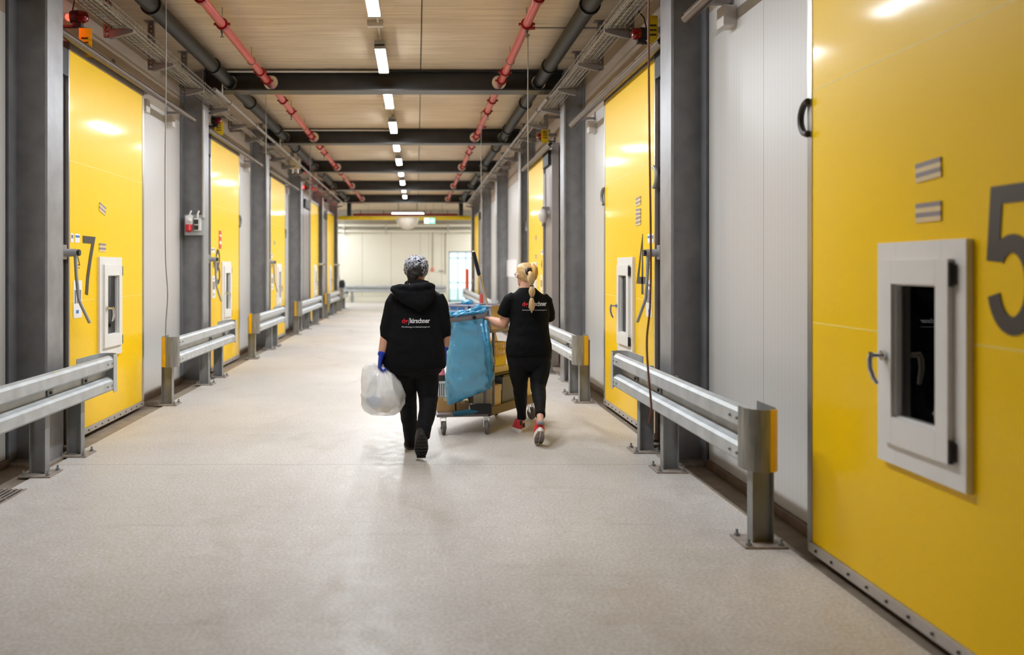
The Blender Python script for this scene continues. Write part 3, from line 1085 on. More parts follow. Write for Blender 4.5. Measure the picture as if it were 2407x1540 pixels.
    if stickers:
        a = B('label_sticker', 0.03, 0.09, -0.004, -0.0005, 1.785, 1.865, 'paper')
        B('print', 0.042, 0.078, -0.006, -0.004, 1.82, 1.85, 'greyprint', parent=a)
        a = B('label_sticker', 0.125, 0.235, -0.004, -0.0005, 1.785, 1.865, 'paper')
        B('print', 0.135, 0.225, -0.006, -0.004, 1.83, 1.85, 'blueprint', parent=a)
        a = B('long_label', 0.09, 0.285, -0.004, -0.0005, 1.11, 1.445, 'paper')
        for k in range(3):
            B('print', 0.115 + 0.055 * k, 0.15 + 0.055 * k, -0.006, -0.004, 1.24, 1.36, 'greyprint', parent=a)
        B('print', 0.15, 0.205, -0.006, -0.004, 1.15, 1.18, 'blueprint', parent=a)
        B('print', 0.15, 0.20, -0.006, -0.004, 1.39, 1.41, 'greyprint', parent=a)
        # warning triangle outline
        xa = sx(0.18)
        tri = [(-0.055, 1.585), (0.055, 1.585), (0.0, 1.69), (-0.055, 1.585)]
        g = stroke_mesh([tri], 0.005, lambda p_, q_, k: Vector((xa + p_, -0.003 * k - 0.0005, q_)))
        g.box(xa - 0.006, xa + 0.006, -0.0035, -0.0005, 1.61, 1.65)
        g.box(xa - 0.05, xa + 0.05, -0.0035, -0.0005, 1.555, 1.562)
        build('warning_triangle', g, 'digit', d, local=True)
    return d

door('door_1', -1, 7.57, 9.60, 'yellow sliding door marked 7, nearest on the left', '7', tags=[(0.80, 2.13, 0.25), (0.80, 1.755, 0)])
door('door_2', -1, 12.77, 14.80, 'yellow sliding door marked 8 beyond the socket panel', '8', tags=[], red_sticker=True)
door('door_3', -1, 18.0, 19.95, 'yellow sliding door third along the left wall', None, tags=[(0.5, 2.1, 0)], detail=1)
door('door_4', -1, 24.75, 26.7, 'yellow sliding door fourth along the left wall with a white window', None, detail=0, stickers=False)
door('door_5', -1, 29.3, 31.7, 'yellow sliding door farthest on the left', None, detail=0, stickers=False)
door('door_7', 1, 2.59, 4.64, 'large yellow sliding door marked 5, cut by the right picture edge', '5', tags=[(0.985, 1.958, -0.06), (0.985, 1.785, 0)], top=3.42)
door('door_8', 1, 7.69, 9.74, 'yellow sliding door marked 4 behind the right guard rail', '4', tags=[(0.57, 2.195, -0.05), (0.57, 2.085, 0.03), (0.57, 2.005, -0.04)], near_handle=True, top=3.42)
door('door_9', 1, 14.49, 16.50, 'yellow sliding door just above the fair-haired woman', None, tags=[(0.9, 2.1, 0), (0.9, 1.76, 0)], detail=1, near_handle=True, top=3.42)
door('door_10', 1, 29.7, 31.8, 'yellow sliding door farthest on the right beside the mop handle', None, detail=0, stickers=False, top=3.42)

# door frames (grey jamb beside each closed door) are part of the room
def jamb(side, ya, yb, where):
    xf = DL if side < 0 else DR
    x0, x1 = sorted((xf + side * 0.03, xf + side * 0.14))
    g = G(); g.box(x0, x1, ya, yb, 0.0, 3.56, bev=0.005)
    struct('trim_5', g, 'header', 'grey steel jamb %s' % where, 'door jamb')
    x0, x1 = sorted((xf - side * 0.02, xf + side * 0.12))
    g = G(); g.box(x0, x1, ya + 0.1, yb - 0.02, 3.22, 3.46, bev=0.01)
    struct('trim_6', g, 'black', 'black stop block high on the jamb %s' % where, 'door stop')
jamb(-1, 7.18, 7.53, 'left of door 7')
jamb(-1, 12.25, 12.73, 'left of door 8')
jamb(-1, 17.3, 17.95, 'left of the third left door')
jamb(-1, 23.4, 24.70, 'left of the fourth left door')
jamb(-1, 28.2, 29.25, 'left of the farthest left door')
jamb(1, 2.15, 2.55, 'at the near side of door 5')
jamb(1, 7.18, 7.65, 'at the near side of door 4')
jamb(1, 13.75, 14.45, 'at the near side of the yellow door above the woman')
jamb(1, 28.9, 29.65, 'at the near side of the farthest right door')

# ---------------------------------------------------------------- door rails
def door_rail(side, ya, yb, z, label):
    xc = (-2.97 if side < 0 else 2.045)
    t = thing('door_rail', (xc, (ya + yb) / 2, z), label, 'door rail', 'brown sliding door rails')
    prof = [(0.036 * math.cos(a), 0.044 * math.sin(a)) for a in [math.radians(-60 + 300 * k / 16) for k in range(17)]]
    prof2 = [(0.029 * math.cos(a), 0.037 * math.sin(a)) for a in [math.radians(-60 + 300 * k / 16) for k in range(17)]]
    rot = lambda p: (-p[1] * 0 + p[0], p[1])
    g = G()
    poly = prof + prof2[::-1]
    # slot points down
    c, s = math.cos(math.radians(-120)), math.sin(math.radians(-120))
    poly = [(a * c - b * s, a * s + b * c) for a, b in poly]
    g.prism(poly, lambda a, b, k: Vector((xc + a, k, z + b)), ya, yb)
    build('track', g, 'railmat', t)
    n = max(2, int((yb - ya) / 0.9))
    for k in range(n):
        y = ya + 0.25 + (yb - ya - 0.5) * k / (n - 1)
        wall = WL if side < 0 else WR
        x0, x1 = sorted((xc + side * 0.03, wall))
        g = G(); g.box(x0, x1, y - 0.03, y + 0.03, z + 0.03, z + 0.055)
        x0, x1 = sorted((wall, wall - side * 0.012))
        g.box(x0, x1, y - 0.04, y + 0.04, z - 0.03, z + 0.12)
        build('rail_bracket', g, 'header', t)
    for y in (yb - 1.35, yb - 0.28):
        wall = WL if side < 0 else WR
        x0, x1 = sorted((wall, wall - side * 0.10))
        g = G(); g.box(x0, x1, y - 0.07, y + 0.07, z - 0.15, z + 0.0, bev=0.010)
        build('roller_housing', g, 'whitebox', t)
    return t
door_rail(-1, 7.15, 11.45, 3.53, 'brown sliding rail above door 7')
door_rail(-1, 12.2, 16.5, 3.53, 'brown sliding rail above door 8')
door_rail(-1, 17.3, 21.5, 3.53, 'brown sliding rail above the third left door')
door_rail(1, 2.1, 6.55, 3.45, 'brown sliding rail over the white panels right of the nearest right column')
door_rail(1, 7.2, 11.4, 3.45, 'brown sliding rail above door 4')
door_rail(1, 13.2, 16.6, 3.45, 'brown sliding rail above the yellow door over the woman')

# ---------------------------------------------------------------- release levers at the door edges
def lever(side, y, z, label, dirn=1, reach=0.085):
    xf = DL if side < 0 else DR
    o = -side                                    # out into the corridor
    t = thing('release_lever', (xf, y, z), label, 'lever', 'grey door release levers')
    g = G(); x0, x1 = sorted((xf + o * 0.0, xf - o * 0.10)); g.box(x0, x1, y - 0.12, y - 0.015, z - 0.06, z + 0.07, bev=0.012)
    build('pivot_housing', g, 'header', t)
    g = G(); g.cyl((xf - o * 0.03, y - 0.05, z), (xf + o * (reach + 0.015), y - 0.05, z), 0.034, seg=16)
    build('pivot', g, 'galv', t)
    g = G(); g.cyl((xf + o * (reach + 0.015), y - 0.05, z), (xf + o * (reach + 0.04), y - 0.05, z), 0.028, seg=6)
    build('pivot_nut', g, 'dark', t)
    g = G()
    xo = xf + o * reach
    g.tube([(xo, y - 0.05, z - 0.02), (xo, y - 0.03, z - 0.20), (xo, y + 0.02 * dirn, z - 0.40), (xo + o * 0.01, y + 0.05 * dirn, z - 0.46), (xo + o * 0.03, y + 0.19 * dirn, z - 0.62)], [0.016, 0.015, 0.014, 0.014, 0.015], 10)
    build('handle_bar', g, 'galv', t)
lever(-1, 7.55, 1.69, 'bent grey release lever at the left edge of door 7')
lever(-1, 12.76, 1.69, 'bent grey release lever at the left edge of door 8')
lever(-1, 17.97, 1.69, 'bent grey release lever at the third left door')
lever(-1, 26.80, 1.69, 'bent grey release lever right of the fourth left door', 1, 0.16)
lever(-1, 31.83, 1.69, 'bent grey release lever right of the farthest left door', 1, 0.16)
lever(1, 7.66, 1.69, 'bent grey release lever at the right edge of door 4')

# ---------------------------------------------------------------- ceiling pipes
def red_pipe(x, z, label):
    t = thing('sprinkler_pipe', (x, 12.0, z), label, 'pipe', 'red sprinkler pipes under the ceiling')
    yend = 33.2
    g = G(); g.tube([(x, -6.0, z), (x, yend, z)], 0.045, 18)
    build('pipe_run', g, 'redpipe', t)
    sgn = -1 if x < 0 else 1
    g = G(); g.tube([(x, yend - 0.02, z), (x, yend + 0.06, z), (x + sgn * 0.06, yend + 0.1, z), (x + sgn * 0.62, yend + 0.1, z)], 0.045, 14)
    build('pipe_elbow', g, 'redclamp', t)
    ys = []
    for k in range(-1, 7):
        yb = 7.0 + 5.0 * k
        ys += [yb - 0.75, yb - 0.25, yb + 1.15]
        if k <= 2: ys.append(yb + 2.05)
    for y in ys:
        if y < 5 or y > 33:
            continue
        g = G(); g.cyl((x, y - 0.03, z), (x, y + 0.03, z), 0.064, seg=14)
        g.cyl((x, y - 0.045, z), (x, y - 0.035, z), 0.05, seg=14); g.cyl((x, y + 0.035, z), (x, y + 0.045, z), 0.05, seg=14)
        g.box(x + 0.05, x + 0.085, y - 0.018, y + 0.018, z - 0.012, z + 0.012)
        g.box(x - 0.085, x - 0.05, y - 0.018, y + 0.018, z - 0.012, z + 0.012)
        build('pipe_coupling', g, 'redclamp', t)
    for k in range(0, 6):
        for dy in (-1.35, 2.05):
            y = 7.0 + 5 * k + dy
            if y < 5: continue
            g = G(); g.cyl((x, y, z + 0.04), (x, y, CZ), 0.005, seg=6)
            build('hanger_rod', g, 'zinc', t)
            g = G(); g.torus((x, y, z), 0.05, 0.006, Vector((1, 0, 0)), Vector((0, 0, 1)), seg=18, sub=6)
            build('hanger_ring', g, 'zinc', t)
    for k in range(0, 5):
        y = 9.05 + 5 * k
        g = G(); g.cyl((x, y, z - 0.04), (x, y, z - 0.09), 0.016, seg=10); g.cyl((x, y, z - 0.09), (x, y, z - 0.13), 0.010, 0.006, seg=8); g.cyl((x, y, z - 0.13), (x, y, z - 0.136), 0.022, seg=10)
        build('sprinkler_head', g, 'railmat', t)
    if x > 0:
        for y in (9.66, 16.4):
            g = G(); g.tube([(x + 0.03, y, z + 0.03), (x + 0.06, y, 4.235), (x + 0.17, y, 4.244)], 0.020, 10)
            build('branch_nipple', g, 'redclamp', t)
            g = G(); g.cyl((x + 0.17, y, 4.245), (x + 0.86, y, 4.245), 0.010, seg=8)
            build('branch_tube', g, 'zinc', t)
    return t
red_pipe(-2.04, 4.112, 'long red sprinkler pipe under the left half of the ceiling')
red_pipe(1.15, 4.112, 'long red sprinkler pipe under the right half of the ceiling')

def lagged_pipe(x, z, label):
    t = thing('lagged_pipe', (x, 12.0, z), label, 'pipe', 'black lagged pipes under the ceiling')
    g = G(); g.tube([(x, -6.0, z), (x, 33.0, z)], 0.085, 22)
    build('lagging', g, 'insul', t)
    for k in range(0, 6):
        yb = 7.0 + 5 * k
        for dy in (1.45, -1.0):
            y = yb + dy
            if y < 6: continue
            g = G(); g.cyl((x, y - 0.025, z), (x, y + 0.025, z), 0.105, seg=22)
            build('lagging_collar', g, 'black', t)
            g = G(); g.cyl((x, y, z + 0.08), (x, y, CZ), 0.006, seg=6)
            build('hanger_rod', g, 'zinc', t)
    g = G(); g.tube([(x, 33.0, z), (x, 33.1, z - 0.04), (x, 33.14, z - 0.12), (x, 33.14, z - 0.55)], 0.085, 16)
    build('drop_pipe', g, 'insul', t)
    return t
lagged_pipe(-2.60, 4.135, 'thick black lagged pipe along the left ceiling edge')
lagged_pipe(1.69, 4.135, 'thick black lagged pipe along the right ceiling edge')

def conduit(x, z, ya, yb, label):
    t = thing('grey_conduit', (x, ya, z), label, 'conduit')
    g = G(); g.tube([(x, ya, z), (x, yb, z)], 0.023, 12)
    build('tube', g, 'zinc', t)
    y = ya + 0.9
    while y < yb:
        g = G(); g.cyl((x, y - 0.02, z), (x, y + 0.02, z), 0.034, seg=12)
        build('joint_sleeve', g, 'zinc', t)
        y += 1.9
conduit(-2.60, 3.86, 11.1, 31.0, 'slim grey conduit running away under the left ceiling edge')
conduit(1.77, 3.86, 11.7, 31.0, 'slim grey conduit running away under the right ceiling edge')

# ---------------------------------------------------------------- wire cable trays
def cable_tray(side, label, clabel):
    xp = -2.94 if side < 0 else 2.03              # hanger posts
    o = -side
    xa, xb = sorted((xp + o * 0.04, xp + o * 0.22))
    z = 3.83
    t = thing('cable_tray', ((xa + xb) / 2, 6, z), label, 'cable tray', 'wire cable trays by the ceiling')
    ya, yb = -4.0, 12.3
    g = G()
    for x in (xa, xa + 0.045, xa + 0.09, xa + 0.135, xb):
        g.tube([(x, ya, z), (x, yb, z)], 0.004, 6)
    for zz in (z + 0.05, z + 0.10):
        for x in (xa, xb):
            g.tube([(x, ya, zz), (x, yb, zz)], 0.004, 6)
    y = 4.0
    while y < yb:
        g.tube([(xa, y, z + 0.12), (xa, y, z), (xb, y, z), (xb, y, z + 0.12)], 0.0035, 5)
        y += 0.1
    build('wire_basket', g, 'wire', t)
    y = 4.16
    k = 0
    while y < 32:
        long = y < 12.0
        zt = CZ if (long or k % 3 == 0) else 3.98
        post = G()
        post.box(xp - 0.034, xp - 0.012, y - 0.022, y + 0.022, 3.75, zt)
        post.box(xp + 0.012, xp + 0.034, y - 0.022, y + 0.022, 3.75, zt)
        zz = 3.75
        while zz < zt - 0.02:
            post.box(xp - 0.018, xp + 0.018, y - 0.022, y - 0.018, zz, zz + 0.022)
            post.box(xp - 0.018, xp + 0.018, y + 0.018, y + 0.022, zz, zz + 0.022)
            zz += 0.05
        if zt == CZ:
            post.box(xp - 0.07, xp + 0.07, y - 0.05, y + 0.05, CZ - 0.008, CZ)
        else:
            wall = WL if side < 0 else WR
            x0, x1 = sorted((wall, xp))
            post.box(x0, x1, y - 0.02, y + 0.02, 3.92, 3.96)
        build('hanger_post', post, 'zinc', t)
        reach = 0.23 if long else 0.25
        g = G()
        x0 = xp + o * 0.02
        poly = [(0, 0), (reach, -0.0), (reach, -0.03), (0.10, -0.065), (0.02, -0.085), (0, -0.085)]
        g.prism(poly, lambda a, b, q: Vector((x0 + o * a, q, z - 0.006 + b)), y - 0.025, y + 0.025)
        build('bracket_arm', g, 'zinc', t)
        y += 1.35
        k += 1
    c = G()
    rng = random.Random(3 if side < 0 else 5)
    for j in range(9):
        x = xa + 0.014 + 0.018 * j
        zz = z + 0.012 + rng.random() * 0.035
        pts = []
        yy = ya
        while yy < (yb + 0.2 if j > 4 else 31):
            pts.append((x + rng.uniform(-0.008, 0.008), yy, zz + rng.uniform(-0.006, 0.012)))
            yy += 0.55
        c.tube(pts, 0.006 + 0.004 * rng.random(), 6)
    co = build('cable_bundle', c, 'cable')
    tag(co, clabel, 'cables', kind='stuff')
cable_tray(-1, 'wire mesh cable tray on brackets along the left ceiling edge', 'bundle of grey cables lying in the left cable tray')
cable_tray(1, 'wire mesh cable tray on brackets along the right ceiling edge', 'bundle of grey cables lying in the right cable tray')

# ---------------------------------------------------------------- ceiling lamps
LX = -0.43
lamp_lab = {8.1: 'lit ceiling lamp cut by the top picture edge, nearest of the row',
            10.6: 'lit ceiling lamp just before the nearest dark beam',
            13.1: 'lit ceiling lamp directly behind the nearest dark beam',
            15.6: 'lit ceiling lamp just before the second dark beam',
            18.1: 'lit ceiling lamp directly behind the second dark beam',
            20.6: 'lit ceiling lamp just before the third dark beam',
            23.1: 'lit ceiling lamp directly behind the third dark beam',
            25.6: 'lit ceiling lamp just before the fourth dark beam',
            28.1: 'lit ceiling lamp directly behind the fourth dark beam',
            30.6: 'lit ceiling lamp farthest along the corridor, just before the last beam'}
def ceiling_lamp(x, y, z, label, cross=False, ln=1.2):
    t = thing('ceiling_lamp', (x, y, z), label, 'lamp', 'lit strip lamps along the ceiling', rotz=math.pi / 2 if cross else 0)
    h = ln / 2
    g = G(); g.box(-0.062, 0.062, -h - 0.05, h + 0.05, 0.003, 0.075, bev=0.008)
    for q in (-0.6, 0.6):
        g.box(-0.012, 0.012, h * q - 0.02, h * q + 0.02, 0.075, CZ - z)
    build('housing', g, 'lampbody', t, local=True)
    g = G()
    prof = [(-0.059, 0.004), (-0.058, 0.0), (-0.030, -0.007), (0, -0.009), (0.030, -0.007), (0.058, 0.0), (0.059, 0.004)]
    g.prism(prof, lambda a, b, k: Vector((a, k, b)), -h, h)
    build('diffuser', g, 'lamp', t, local=True)
    for s in (-1, 1):
        g = G(); g.box(-0.064, 0.064, s * (h + 0.025) - 0.025, s * (h + 0.025) + 0.025, -0.02, 0.037, bev=0.01)
        build('end_cap', g, 'lampbody', t, local=True)
k = -1
while k <= 9:
    y = round(8.1 + 2.5 * k, 2)
    ceiling_lamp(LX, y, 4.11, lamp_lab.get(y, 'lit ceiling lamp of the row above and behind the viewer'))
    k += 1
ceiling_lamp(-0.38, 36.0, 3.86, 'lit strip lamp mounted crosswise in the far hall above the yellow lintel', True, 1.3)
ceiling_lamp(-4.2, 37.3, 3.96, 'unseen strip lamp added to brighten the far hall from the left', True, 1.3)  # this and the next three are added out of view to brighten the hall
ceiling_lamp(4.2, 37.3, 3.96, 'unseen strip lamp added to brighten the far hall from the right', True, 1.3)
ceiling_lamp(-4.6, 38.9, 4.0, 'unseen strip lamp added to brighten the far hall from the left', True, 1.3)
ceiling_lamp(4.2, 38.9, 4.0, 'unseen strip lamp added to brighten the far hall from the right', True, 1.3)
g = G(); g.tube([(LX - 0.0, 0.0, 4.272), (LX, 32, 4.272)], 0.014, 8)
tag(build('lamp_conduit', g, 'whitebox'), 'thin white conduit linking the row of ceiling lamps', 'conduit')
jb = ['nearest small white junction box between the first two ceiling lamps', 'small white junction box between the lamps behind the nearest beam',
      'small white junction box between the lamps behind the second beam']
for i, y in enumerate((9.55, 14.35, 19.35)):
    t = thing('junction_box', (LX - 0.03, y, 4.225), jb[i], 'junction box', 'junction boxes on the lamp conduit')
    g = G(); g.box(LX - 0.12, LX + 0.06, y - 0.05, y + 0.05, 4.235, CZ, bev=0.008)
    build('box_body', g, 'whitebox', t)
    g = G(); g.box(LX - 0.115, LX + 0.055, y - 0.045, y + 0.045, 4.225, 4.235, bev=0.003)
    build('box_lid', g, 'whitebox', t)
for i, y in enumerate((12, 17)):
    g = G(); g.tube([(-2.66, y - 0.20, 3.9), (-2.66, y - 0.20, 4.245), (LX, y - 0.20, 4.245)], 0.014, 8)
    tag(build('beam_conduit', g, 'whitebox'), ['thin white conduit running along the top of the nearest beam', 'thin white conduit running along the top of the second beam'][i], 'conduit')

# ---------------------------------------------------------------- hanging pull cords
def cord(name, pts, mat, label, r=0.006):
    pts = [Vector(p) for p in pts]
    out = []
    for i in range(len(pts) - 1):
        for k in range(6):
            u = k / 6
            p0 = pts[max(i - 1, 0)]; p1 = pts[i]; p2 = pts[i + 1]; p3 = pts[min(i + 2, len(pts) - 1)]
            out.append(0.5 * ((2 * p1) + (p2 - p0) * u + (2 * p0 - 5 * p1 + 4 * p2 - p3) * u * u + (3 * p1 - p0 - 3 * p2 + p3) * u ** 3))
    out.append(pts[-1])
    t = thing('pull_cord', out[-1], label, 'pull cord', 'hanging pull cords')
    g = G(); g.tube(out, r, 8)
    build('cord_line', g, mat, t)
    g = G(); g.cyl((out[0].x, out[0].y, CZ - 0.02), (out[0].x, out[0].y, CZ), 0.02, seg=10)
    build('ceiling_hook', g, 'zinc', t)
    return t
Y = 7.95
cord('c', [(W(390, 0, Y).x, Y, CZ - 0.02), W(390, 200, Y), W(388, 400, Y), W(389, 600, Y), W(394, 690, Y), W(390, 760, Y), W(389, 832, Y)], 'cord', 'thin grey pull cord hanging before the white panels right of door 7', 0.0055)
Y = 13.2
cord('c', [(W(625, 200, Y).x, Y, CZ - 0.02), W(625, 350, Y), W(627, 560, Y), W(627, 640, Y)], 'cord', 'thin grey pull cord hanging before the third left column')
Y = 18.2
cord('c', [(W(730, 300, Y).x, Y, CZ - 0.02), W(729, 400, Y), W(728, 560, Y), W(728, 640, Y)], 'cord', 'faint pull cord hanging by the red beacon on the left')
Y = 5.1
cord('c', [(W(1527, 0, Y).x, Y, CZ - 0.02), W(1525, 60, Y), W(1526, 250, Y), W(1528, 420, Y), W(1530, 600, Y), W(1528, 720, Y), W(1521, 790, Y), W(1522, 850, Y), W(1529, 930, Y), W(1531, 965, Y), W(1525, 997, Y)], 'cordred', 'brown pull cord hanging before door 4 and the right guard rail', 0.0065)
Y = 10.1
cord('c', [(W(1241, 60, Y).x, Y, CZ - 0.02), W(1241, 300, Y), W(1242, 560, Y), W(1241, 640, Y), W(1240, 720, Y)], 'cord', 'pale pull cord hanging just above the fair hair of the woman')
Y = 15.1
cord('c', [(W(1131, 260, Y).x, Y, CZ - 0.02), W(1131, 450, Y), W(1131, 560, Y), W(1131, 620, Y)], 'cord', 'faint pull cord hanging above the mop handle')

# ---------------------------------------------------------------- guard rails
WPROF = [(0.0, 0.035), (0.010, 0.062), (0.028, 0.082), (0.100, 0.082), (0.116, 0.062), (0.138, 0.008), (0.182, 0.008), (0.204, 0.062), (0.220, 0.082), (0.292, 0.082), (0.310, 0.062), (0.320, 0.035)]
def guard_rail(side, ya, yb, posts, label, detail=2, near_yellow=True, xface=None):
    xf = xface if xface is not None else (-2.70 if side < 0 else 1.80)
    z0 = 0.455
    t = thing('guard_rail', (xf + side * 0.12, (ya + yb) / 2, 0), label, 'guard rail', 'galvanised guard rails in front of the columns')
    X = lambda d: xf + side * (0.082 - d)
    g = G()
    poly = [(z, d) for z, d in WPROF] + [(z, d - 0.007) for z, d in reversed(WPROF)]
    g.prism(poly, lambda z, d, k: Vector((X(d), k, z0 + z)), ya, yb)
    rail = build('rail_beam', g, 'scuffed', t, smooth=False)
    # bull-nosed ends: a plain sheet bent round from the rail face towards the wall
    for yend, dr, yel in ((ya, -1, near_yellow), (yb, 1, False)):
        pts = []
        pts.append((0.086, -dr * 0.20))
        pts.append((0.086, -dr * 0.02))
        R = 0.088
        for k in range(0, 13):
            a = math.pi * k / 12
            pts.append((0.086 - R + R * math.cos(a), dr * (0.05 + R * math.sin(a))))
        pts.append((0.086 - 2 * R, -dr * (0.20 if dr < 0 else 0.42)))
        def sheet(seq, nm, mat, lab=None):
            g = G()
            g.sheet([[Vector((X(d), yend + q, z)) for z in (z0 - 0.006, z0 + 0.01, z0 + 0.316, z0 + 0.332)] for d, q in seq], 0.005)
            o = build(nm, g, mat, t)
            if lab: o['label'] = lab
            return o
        if dr < 0:
            full = pts[1:]
        else:
            full = pts[1:]
        if yel:
            sheet(full[:9], 'end_cap', 'cap')
            sheet(full[8:12], 'painted_nose', 'sign', 'yellow painted nose of the end cap')
            sheet(full[11:], 'end_cap_tail', 'galv2')
        else:
            sheet(full, 'end_cap', 'galv')
        if detail:
            for q in (-dr * 0.05, -dr * 0.16):
                for zz in (z0 + 0.062, z0 + 0.258):
                    g = G(); g.cyl((X(0.08), yend + q, zz), (X(0.094), yend + q, zz), 0.011, 0.007, seg=8)
                    build('rail_bolt', g, 'galv2', rail)
    xp0, xp1 = sorted((xf + side * 0.085, xf + side * 0.205))
    for y in posts:
        g = G()
        hw = 0.04
        xa, xb = xp0, xp1
        g.box(xa, xa + 0.008, y - hw, y + hw, 0.012, z0 + 0.27)
        g.box(xb - 0.008, xb, y - hw, y + hw, 0.012, z0 + 0.27)
        g.box(xa + 0.008, xb - 0.008, y - 0.004, y + 0.004, 0.012, z0 + 0.27)
        p = build('post', g, 'galv2', t, smooth=False)
        xc = (xa + xb) / 2 - side * 0.01
        g = G(); g.box(xc - 0.12, xc + 0.12, y - 0.12, y + 0.12, 0.0, 0.012, bev=0.002)
        build('base_plate', g, 'plate', p)
        if detail:
            for bx in (-0.09, 0.09):
                for by in (-0.09, 0.09):
                    g = G(); g.cyl((xc + bx, y + by, 0.012), (xc + bx, y + by, 0.026), 0.017, seg=6); g.cyl((xc + bx, y + by, 0.026), (xc + bx, y + by, 0.05), 0.008, seg=8)
                    build('anchor_bolt', g, 'galv2', p)
        if detail > 1:
            g = G(); x0, x1 = sorted((X(0.012), X(0.020))); g.box(x0, x1, y - 0.05, y + 0.05, z0 + 0.138, z0 + 0.184)
            build('fixing_clip', g, 'galv2', rail)
            g = G(); g.cyl((X(0.018), y, z0 + 0.16), (X(0.032), y, z0 + 0.16), 0.012, seg=8)
            build('rail_bolt', g, 'bolt', rail)
    return t
guard_rail(-1, 4.62, 7.70, [4.75, 6.51, 7.2], 'galvanised guard rail in front of door 7, cut by the left picture edge', near_yellow=True)
guard_rail(-1, 9.78, 12.85, [9.86, 11.58, 12.38], 'galvanised guard rail with yellow end before the socket panel column')
guard_rail(-1, 14.8, 17.7, [14.9, 16.6, 17.25], 'galvanised guard rail with yellow end third along the left wall', 1)
guard_rail(-1, 20.25, 24.6, [20.35, 22.3, 24.0, 24.4], 'galvanised guard rail with yellow end fourth along the left wall', 0)
guard_rail(-1, 26.9, 30.2, [27.0, 28.8, 29.8], 'galvanised guard rail with yellow end fifth along the left wall', 0)
guard_rail(-1, 31.7, 33.8, [31.8, 33.5], 'short blurred guard rail with yellow end farthest along the left wall', 0)
guard_rail(1, 4.80, 7.94, [4.89, 6.65, 7.35], 'galvanised guard rail in front of door 4, nearest on the right')
guard_rail(1, 9.98, 13.0, [10.05, 10.7, 12.8], 'galvanised guard rail with yellow end behind the fair-haired woman')
guard_rail(1, 21.0, 33.6, [21.2, 24.0, 27.0, 30.0, 33.4], 'long blurred guard rail along the right wall behind the cart', 0, near_yellow=False)

# paint scuffs on the two nearest rails
for (side, par, lst) in ((1, None, [(1640, 1000), (1570, 968), (1672, 1050)]),):
    pass
# ---------------------------------------------------------------- beacons and yellow signs
def beacon(side, y, z, lit, label):
    wall = WL if side < 0 else WR
    o = -side
    t = thing('warning_beacon', (wall + o * 0.24, y, z - 0.08), label, 'beacon', 'red warning beacons over the doors')
    g = G(); x0, x1 = sorted((wall, wall + o * 0.20)); g.box(x0, x1, y - 0.02, y + 0.02, z - 0.095, z - 0.075)
    x0, x1 = sorted((wall, wall + o * 0.012)); g.box(x0, x1, y - 0.05, y + 0.05, z - 0.14, z - 0.02)
    build('wall_arm', g, 'black', t)
    xc = wall + o * 0.21
    g = G(); g.tube([(xc - o * 0.06, y, z - 0.0), (xc - o * 0.02, y, z), (xc + o * 0.01, y, z)], [0.055, 0.06, 0.062], 18)
    g.box(xc - 0.04, xc + 0.04, y - 0.03, y + 0.03, z - 0.09, z - 0.05, bev=0.008)
    build('beacon_base', g, 'black', t)
    g = G(); g.tube([(xc + o * 0.01, y, z), (xc + o * 0.05, y, z), (xc + o * 0.08, y, z), (xc + o * 0.092, y, z)], [0.056, 0.056, 0.044, 0.018], 18)
    b = build('red_lens', g, 'redlens', t)
    g = G(); g.tube([(xc - o * 0.05, y, z + 0.05), (xc - o * 0.02, y - 0.03, z + 0.14), (xc + o * 0.05, y, z + 0.24)], 0.007, 6)
    build('beacon_cable', g, 'black', t)
    if lit:
        g = G(); g.ball((xc - o * 0.085, y - 0.01, z - 0.005), (0.02, 0.045, 0.03), 12, 8)
        build('lit_window', g, 'redlit', t)
        ld = bpy.data.lights.new('beacon_glow', 'POINT')
        ld.energy = lit
        ld.color = (1.0, 0.06, 0.04)
        ld.shadow_soft_size = 0.03
        lo = bpy.data.objects.new('beacon_glow', ld)
        COL.objects.link(lo)
        lo.parent = t
        lo.location = Vector((wall + o * 0.07, y - 0.06, z)) - ORG[t.name]
    return t
beacon(-1, 7.72, 3.80, 1.6, 'red warning beacon lit above door 7 with hanging wires')
beacon(-1, 13.0, 3.78, 0, 'dark red warning beacon above door 8')
beacon(-1, 23.7, 3.80, 8.0, 'glowing red warning beacon over the fourth left door')
beacon(-1, 28.6, 3.86, 5.0, 'glowing red warning beacon over the farthest left door')
beacon(1, 8.05, 3.74, 0, 'dark red warning beacon above door 4')
beacon(1, 14.4, 3.76, 0, 'dark red warning beacon above the yellow door over the woman')

def vee_sign(side, y, z, w, h, label):
    wall = WL if side < 0 else WR
    o = -side
    xc = wall + o * (0.14 + w / 2)
    t = thing('warning_sign', (xc, y, z), label, 'sign', 'yellow signs by the beacons')
    g = G()
    x0, x1 = xc - w / 2, xc + w / 2
    def pane(ya, yb):
        g.prism([(x0, ya), (x1, yb), (x1, yb + 0.004), (x0, ya + 0.004)], lambda a, b, k: Vector((a, b, k)), z, z + h)
    pane(y - 0.03, y - 0.005)
    build('sign_face', g, 'sign', t)
    g = G()
    xa, xb = sorted((wall, xc - o * w / 2)); g.box(xa, xb, y - 0.026, y - 0.016, z + h * 0.4, z + h * 0.6)
    build('sign_bracket', g, 'zinc', t)
    g = G()
    for k in range(3):
        zz = z + h * (0.30 + 0.16 * k)
        g.box(xc - w * 0.3, xc + w * 0.3, y - 0.034, y - 0.028, zz, zz + 0.012)
    build('sign_print', g, 'black', t)
    return t
vee_sign(-1, 7.95, 3.50, 0.11, 0.26, 'yellow warning sign hanging under the lit beacon above door 7')
vee_sign(-1, 13.25, 3.60, 0.13, 0.22, 'yellow warning sign beside the beacon above door 8')
vee_sign(1, 7.75, 3.56, 0.10, 0.26, 'yellow warning sign beside the beacon above door 4')
